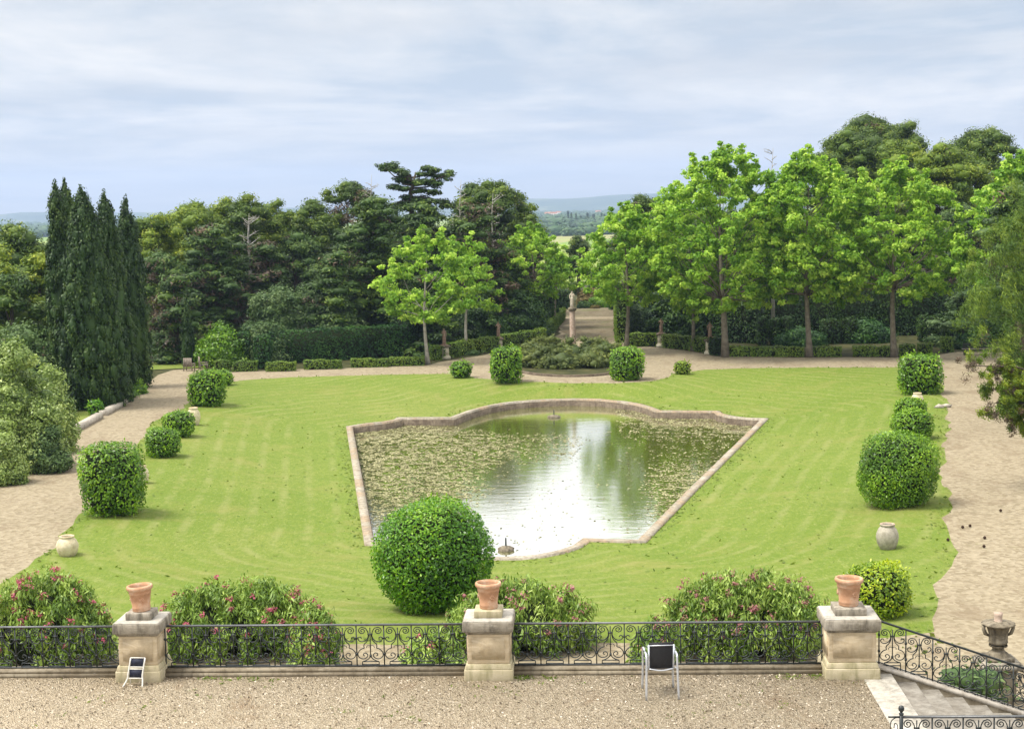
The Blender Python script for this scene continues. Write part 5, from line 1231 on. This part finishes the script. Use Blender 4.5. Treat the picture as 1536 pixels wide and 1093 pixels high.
# lower drooping pine bough nearer the path
Yb = 62.0; px0 = RY(1560, 560, Yb); C = []; RR = []
b0 = Vector((0, 0, 3.6)); trs = [([(2.2, 0, -.1), (1.8, 0, 2.0), (.9, 0, 3.6), (1.2, 0, 5)], .18)]
for tip in [(1450, 548), (1478, 560), (1500, 590), (1480, 622), (1512, 630), (1530, 650), (1545, 610), (1520, 570), (1540, 585), (1560, 640), (1470, 585), (1490, 605), (1530, 600), (1510, 610),(1560,600),(1575,630)]:
    w = RY(tip[0], tip[1], Yb+random.uniform(-1, 1)); p = Vector((w.x-px0.x, w.y-Yb, w.z)); b = Vector((1.0, 0, p.z*.6+1.3))
    mid = b.lerp(p, .5)+Vector((0, 0, .25)); trs.append(([tuple(b), tuple(mid), tuple(p)], .06))
    for k in range(24):
        u = random.uniform(.35, 1.04); q = mid.lerp(p, (u-.5)*2) if u > .5 else b.lerp(mid, u*2)
        C.append(tuple(q+Vector((random.gauss(0, .26), random.gauss(0, .35), random.gauss(0, .20))))); s = random.uniform(.14, .27); RR.append((s, s, s*1.1))
feather_pine((px0.x, Yb, 0), 'sparse pine boughs with dry twigs reaching over the right-hand path', C, RR, trs, 2, mat='pine2', dry=.25, L=.17)

# far wood filler rows so the plain does not show through below the crowns
random.seed(5)
proto = [pine_tree((-400, 260, 0), 9, 8, 'dark pine deep in the wood', 'pine3', 'background pines deep in the wood', .85, 400+i, dry=.15) for i in range(3)]
spots = [(px, 165+random.uniform(-4, 22)) for px in list(range(-120, 800, 62))+list(range(965, 1650, 62))]
spots += [(px, Y) for px, Y in ((-220, 120), (-330, 108), (-420, 126), (-520, 112), (-640, 128), (-760, 110), (-900, 124), (1750, 120), (1880, 128), (2020, 118), (2180, 130))]
for i, (px, Y) in enumerate(spots):
    o = proto[i] if i < 3 else copy_tree(proto[i % 3]); top = 335 if px < 800 else 318
    if px < 240: top = 372
    if 470 < px < 770: top = 318
    loc, H = at(px, top+random.uniform(-8, 14), Y); o.location = loc; o.scale = (H/9,)*3; o.rotation_euler.z = random.uniform(0, 6.28)

# ---- distance: treelines, cypresses, houses, hills
m = MB(); random.seed(8); C = []; RR = []
def far(px, Y): return RY(px, 320, Y).x
for d, n, hh in ((1150, 26, 7), (1300, 30, 9), (1650, 90, 11), (2100, 120, 12), (2600, 150, 12), (3200, 170, 13), (4000, 190, 14), (5000, 220, 15)):
    for q in range(n):
        px = random.uniform(-100, 300) if random.random() < .45 else random.uniform(760, 1000)
        x = far(px, d); s = random.uniform(.55, 1.25)*hh
        if d < 1400: x = far(random.choice([random.uniform(780, 850), random.uniform(840, 960), random.uniform(-60, 260)]), d)
        C.append((x, d+random.uniform(-160, 160) if d > 1500 else d+random.uniform(-20, 20), -8+s*.4)); RR.append((s*random.uniform(.6, 1.8), s*.8, s*.55))
C = np.array(C); RR = np.array(RR); clumps_to(m, C, RR, 60, 3.0, 2.4, .5, .5, .92)
tag(m.build('distant_woods', M['farwood']), 'far-off hedgerows and woods across the plain', 'woods', kind='stuff')
for i, (px, top, w) in enumerate([(852, 316, 5), (857, 319, 5), (864, 320, 4), (871, 323, 5), (881, 319, 9), (890, 321, 8), (902, 319, 5), (907, 322, 4)]):
    q = RY(px, top, 1700); hh = q.z+8; 
    c = MB(); w_ = w*1700/F; cc = []; r_ = []
    for z in range(5): cc.append((0, 0, hh*(.15+.17*z))); r_.append((w_*.5*(1-.16*z), w_*.5*(1-.16*z), hh*.17))
    clumps_to(c, np.array(cc), np.array(r_), 50, 2.4, 1.2, .2, .4, .95)
    o = c.build('distant_cypress', M['cypress'], loc=(q.x, 1700, -8)); tag(o, 'far dark cypress on the plain, %s in the row seen through the alley gap' % ['first', 'second', 'third', 'fourth', 'fifth', 'sixth', 'seventh', 'last'][i], 'tree', 'distant cypresses on the plain')
for i, (px, w, lb) in enumerate([(838, 16, 'tiny white farmhouse on the plain left of the distant cypresses'), (897, 16, 'tiny white farmhouse on the plain above the distant cypresses'), (826, 30, 'long pale farm shed far away on the plain')]):
    Y = 3600 if i < 2 else 2800; q = RY(px, 318, Y); t = empty('farmhouse', (q.x, Y, -8), 0, lb, 'house')
    w *= .7; zz = 12; c = MB(); c.box((0, 0, zz/2), (w, 10, zz)); c.build('wall', M['whitewall'], t)
    c = MB(); c.add([(-w/2-.5, -5.5, zz), (w/2+.5, -5.5, zz), (w/2+.5, 5.5, zz), (-w/2-.5, 5.5, zz), (-w/2-.5, 0, zz+3), (w/2+.5, 0, zz+3)], [(0, 1, 5, 4), (2, 3, 4, 5), (0, 4, 3), (1, 2, 5)]); c.build('roof', M['redroof'], t)
# hills
HX = np.linspace(-4200, 3800, 200); HY = np.linspace(6200, 8600, 30); V = []
def hprof(px): return np.interp(px, [-300, 0, 40, 110, 180, 215, 300, 440, 520, 700, 800, 850, 880, 920, 1000, 1200, 1700], [16, 9, 12, 10, 9, 8, 6, 10, 9, 13, 16, 15.5, 16.5, 19, 20, 16, 14])
for y in HY:
    for x in HX:
        px = 768+F*x/y; q = (y-6200)/2400; e = math.sin(min(1, q*1.9)*math.pi/2)**1.3 if q < .55 else 1-(q-.55)*.3
        crest = 11.7+hprof(px)*7500/F
        z = -12+(crest+12)*e+4*math.sin(x*.004+y*.002)*math.sin(q*6)+3*math.sin(x*.011+1)*q
        V.append((x, y, z))
nx = len(HX); Q = [(j*nx+i, j*nx+i+1, (j+1)*nx+i+1, (j+1)*nx+i) for j in range(len(HY)-1) for i in range(nx-1)]
def mat_hill():
    m_, nt, out = nmat('hill_scrub'); v = pos(nt, (.004, .002, .02)); n = noise(nt, v, 1.0, 7, .65)
    princ(nt, out, ramp(nt, n, [(.35, (.03, .055, .025)), (.55, (.06, .09, .035)), (.68, (.20, .21, .10))]), .95, .1); return m_
m = MB(); m.addarr(np.array(V), np.array(Q), .5); tag(m.build('hills', mat_hill(), smooth=True), kind='structure')

# grass tufts at the lawn borders and over the near lawn (uncountable)
m = MB(); pts = []
for i in range(0, len(lawn)):
    x, y = lawn[i]
    for k in range(10): pts.append((x+random.gauss(0, .35), y+random.gauss(0, .35)))
for i in range(len(pool)):
    x, y = outp[i]
    for k in range(12): 
        d = abs(random.gauss(0, .22))+.03; a = np.array((x, y))-np.array(innp[i]); a /= np.linalg.norm(a)+1e-9; pts.append((x+a[0]*d+random.gauss(0, .3), y+a[1]*d+random.gauss(0, .3)))
g2 = rng.uniform((-30, 41), (32, 100), (2600, 2)); g2 = g2[inside(g2, LA) & ~inside(g2, np.array(outp))]
pts = np.array(pts); pts = pts[~inside(pts, np.array(outp)) & inside(pts, LA)]; pts = np.vstack([pts, g2]); n = len(pts); z = lawn_z(pts)+.05
hh = rng.uniform(.04, .11, n); Dg = np.column_stack([rng.normal(0, .5, (n, 2)), np.ones(n)])
m.leaves(np.column_stack([pts, z+hh*.2]), rng.normal(0, .45, (n, 3))+np.array((0, 0, 1)), hh*2.2, hh*1.0, rng.random(n))
tag(m.build('grass_tufts', M['grassblade']), 'short grass blades fringing the lawn and the pool edge', 'grass', kind='stuff')
# weeds on the gravel near the lawn edge
m = MB(); pts = rng.uniform((-26, 25), (26, 41.5), (3500, 2)); nn = np.sin(pts[:, 0]*1.3)*np.sin(pts[:, 1]*.9+pts[:, 0]*.3); pts = pts[nn > .35]; n = len(pts)
hh = rng.uniform(.04, .14, n); m.leaves(np.column_stack([pts, hh*.3+.01]), rng.normal(size=(n, 3)), hh*1.6, hh, rng.random(n)); tag(m.build('path_weeds', M['grassblade']), 'small weeds growing in the gravel below the terrace', 'weeds', kind='stuff')

# ================================================================== LIGHT AND AIR
SUN_EL, SUN_AZ = 63, -100       # azimuth measured from +Y towards +X
sd = Vector((math.sin(R(SUN_AZ))*math.cos(R(SUN_EL)), math.cos(R(SUN_AZ))*math.cos(R(SUN_EL)), math.sin(R(SUN_EL))))
ld = bpy.data.lights.new('sun', 'SUN'); ld.energy = 2.7; ld.angle = R(22); ld.color = (1, .95, .86)
lo_ = bpy.data.objects.new('sun', ld); COL.objects.link(lo_); lo_.rotation_euler = sd.to_track_quat('Z', 'Y').to_euler()
w = bpy.data.worlds.new('World'); scene.world = w; w.use_nodes = True; nt = w.node_tree; nt.nodes.clear()
out = nt.nodes.new('ShaderNodeOutputWorld'); bg = nt.nodes.new('ShaderNodeBackground')
sky = nt.nodes.new('ShaderNodeTexSky'); sky.sky_type = 'NISHITA'; sky.sun_disc = False; sky.sun_elevation = R(SUN_EL); sky.sun_rotation = R(SUN_AZ); sky.altitude = 100; sky.dust_density = 1.5
tc = nt.nodes.new('ShaderNodeTexCoord'); sx = nt.nodes.new('ShaderNodeSeparateXYZ'); nt.links.new(tc.outputs['Generated'], sx.inputs[0])
zc_ = math_(nt, 'ADD', math_(nt, 'MAXIMUM', sx.outputs[2], 0), .055)
cx_ = math_(nt, 'DIVIDE', sx.outputs[0], zc_); cy_ = math_(nt, 'DIVIDE', sx.outputs[1], zc_)
cb = nt.nodes.new('ShaderNodeCombineXYZ'); nt.links.new(cx_, cb.inputs[0]); nt.links.new(cy_, cb.inputs[1])
mp = nt.nodes.new('ShaderNodeMapping'); mp.inputs['Scale'].default_value = (.75, .55, 1); mp.inputs['Rotation'].default_value = (0, 0, R(-14)); nt.links.new(cb.outputs[0], mp.inputs[0])
c1 = noise(nt, mp.outputs[0], .55, 9, .62, .6); c2 = noise(nt, mp.outputs[0], 1.9, 8, .6, .3)
cl = math_(nt, 'ADD', math_(nt, 'MULTIPLY', c1, .7), math_(nt, 'MULTIPLY', c2, .3))
el = sx.outputs[2]
SK = 1.0
cover = ramp(nt, cl, [(.42, (.0,)*3), (.58, (1,)*3)])
# thin cloud veil: bluish grey where thin, white where thick, brighter towards the zenith
veil = mixc(nt, cover, (.54, .60, .665), (.96, .925, .87))
grey = noise(nt, mp.outputs[0], .9, 5, .5, .2)
veil = mixc(nt, math_(nt, 'MULTIPLY', ramp(nt, grey, [(.48, (0,)*3), (.68, (1,)*3)]), .55), veil, (.66, .655, .655))
hor = ramp(nt, el, [(0, (1,)*3), (.06, (0,)*3)])
veil = mixc(nt, math_(nt, 'MULTIPLY', hor, .85), veil, (.675, .645, .50))
hi_ = ramp(nt, el, [(.134, (0,)*3), (.150, (.55,)*3), (.30, (1,)*3)])
veil = mixc(nt, hi_, veil, mixc(nt, cover, (1.72, 1.68, 1.62), (2.2, 2.13, 2.04)))
sk2 = nt.nodes.new('ShaderNodeVectorMath'); sk2.operation = 'SCALE'; nt.links.new(sky.outputs[0], sk2.inputs[0]); sk2.inputs['Scale'].default_value = .10
vs = nt.nodes.new('ShaderNodeVectorMath'); vs.operation = 'SCALE'; nt.links.new(veil, vs.inputs[0]); vs.inputs['Scale'].default_value = 4.1
# final colour: mostly cloud veil over the Nishita sky, both at the physical scale times strength
fin = mixc(nt, .92, sky.outputs[0], vs.outputs[0])
nt.links.new(fin, bg.inputs[0]); bg.inputs[1].default_value = .12
nt.links.new(bg.outputs[0], out.inputs[0])
# haze
m = MB(); 
m.box((-500, 4400, 130), (11500, 10400, 290)); hz = m.build('haze', M['farwood']); hz.data.materials.clear()
hm, nt, out = nmat('haze_air'); pv = nt.nodes.new('ShaderNodeVolumePrincipled'); pv.inputs['Color'].default_value = (.52, .68, 1.0, 1); pv.inputs['Density'].default_value = .00014; pv.inputs['Anisotropy'].default_value = .2
nt.links.new(pv.outputs[0], out.inputs['Volume']); hz.data.materials.append(hm); tag(hz, kind='stuff')
vs_ = scene.view_settings; vs_.view_transform = 'Standard'; vs_.look = 'None'; vs_.exposure = 1.06; vs_.gamma = 1
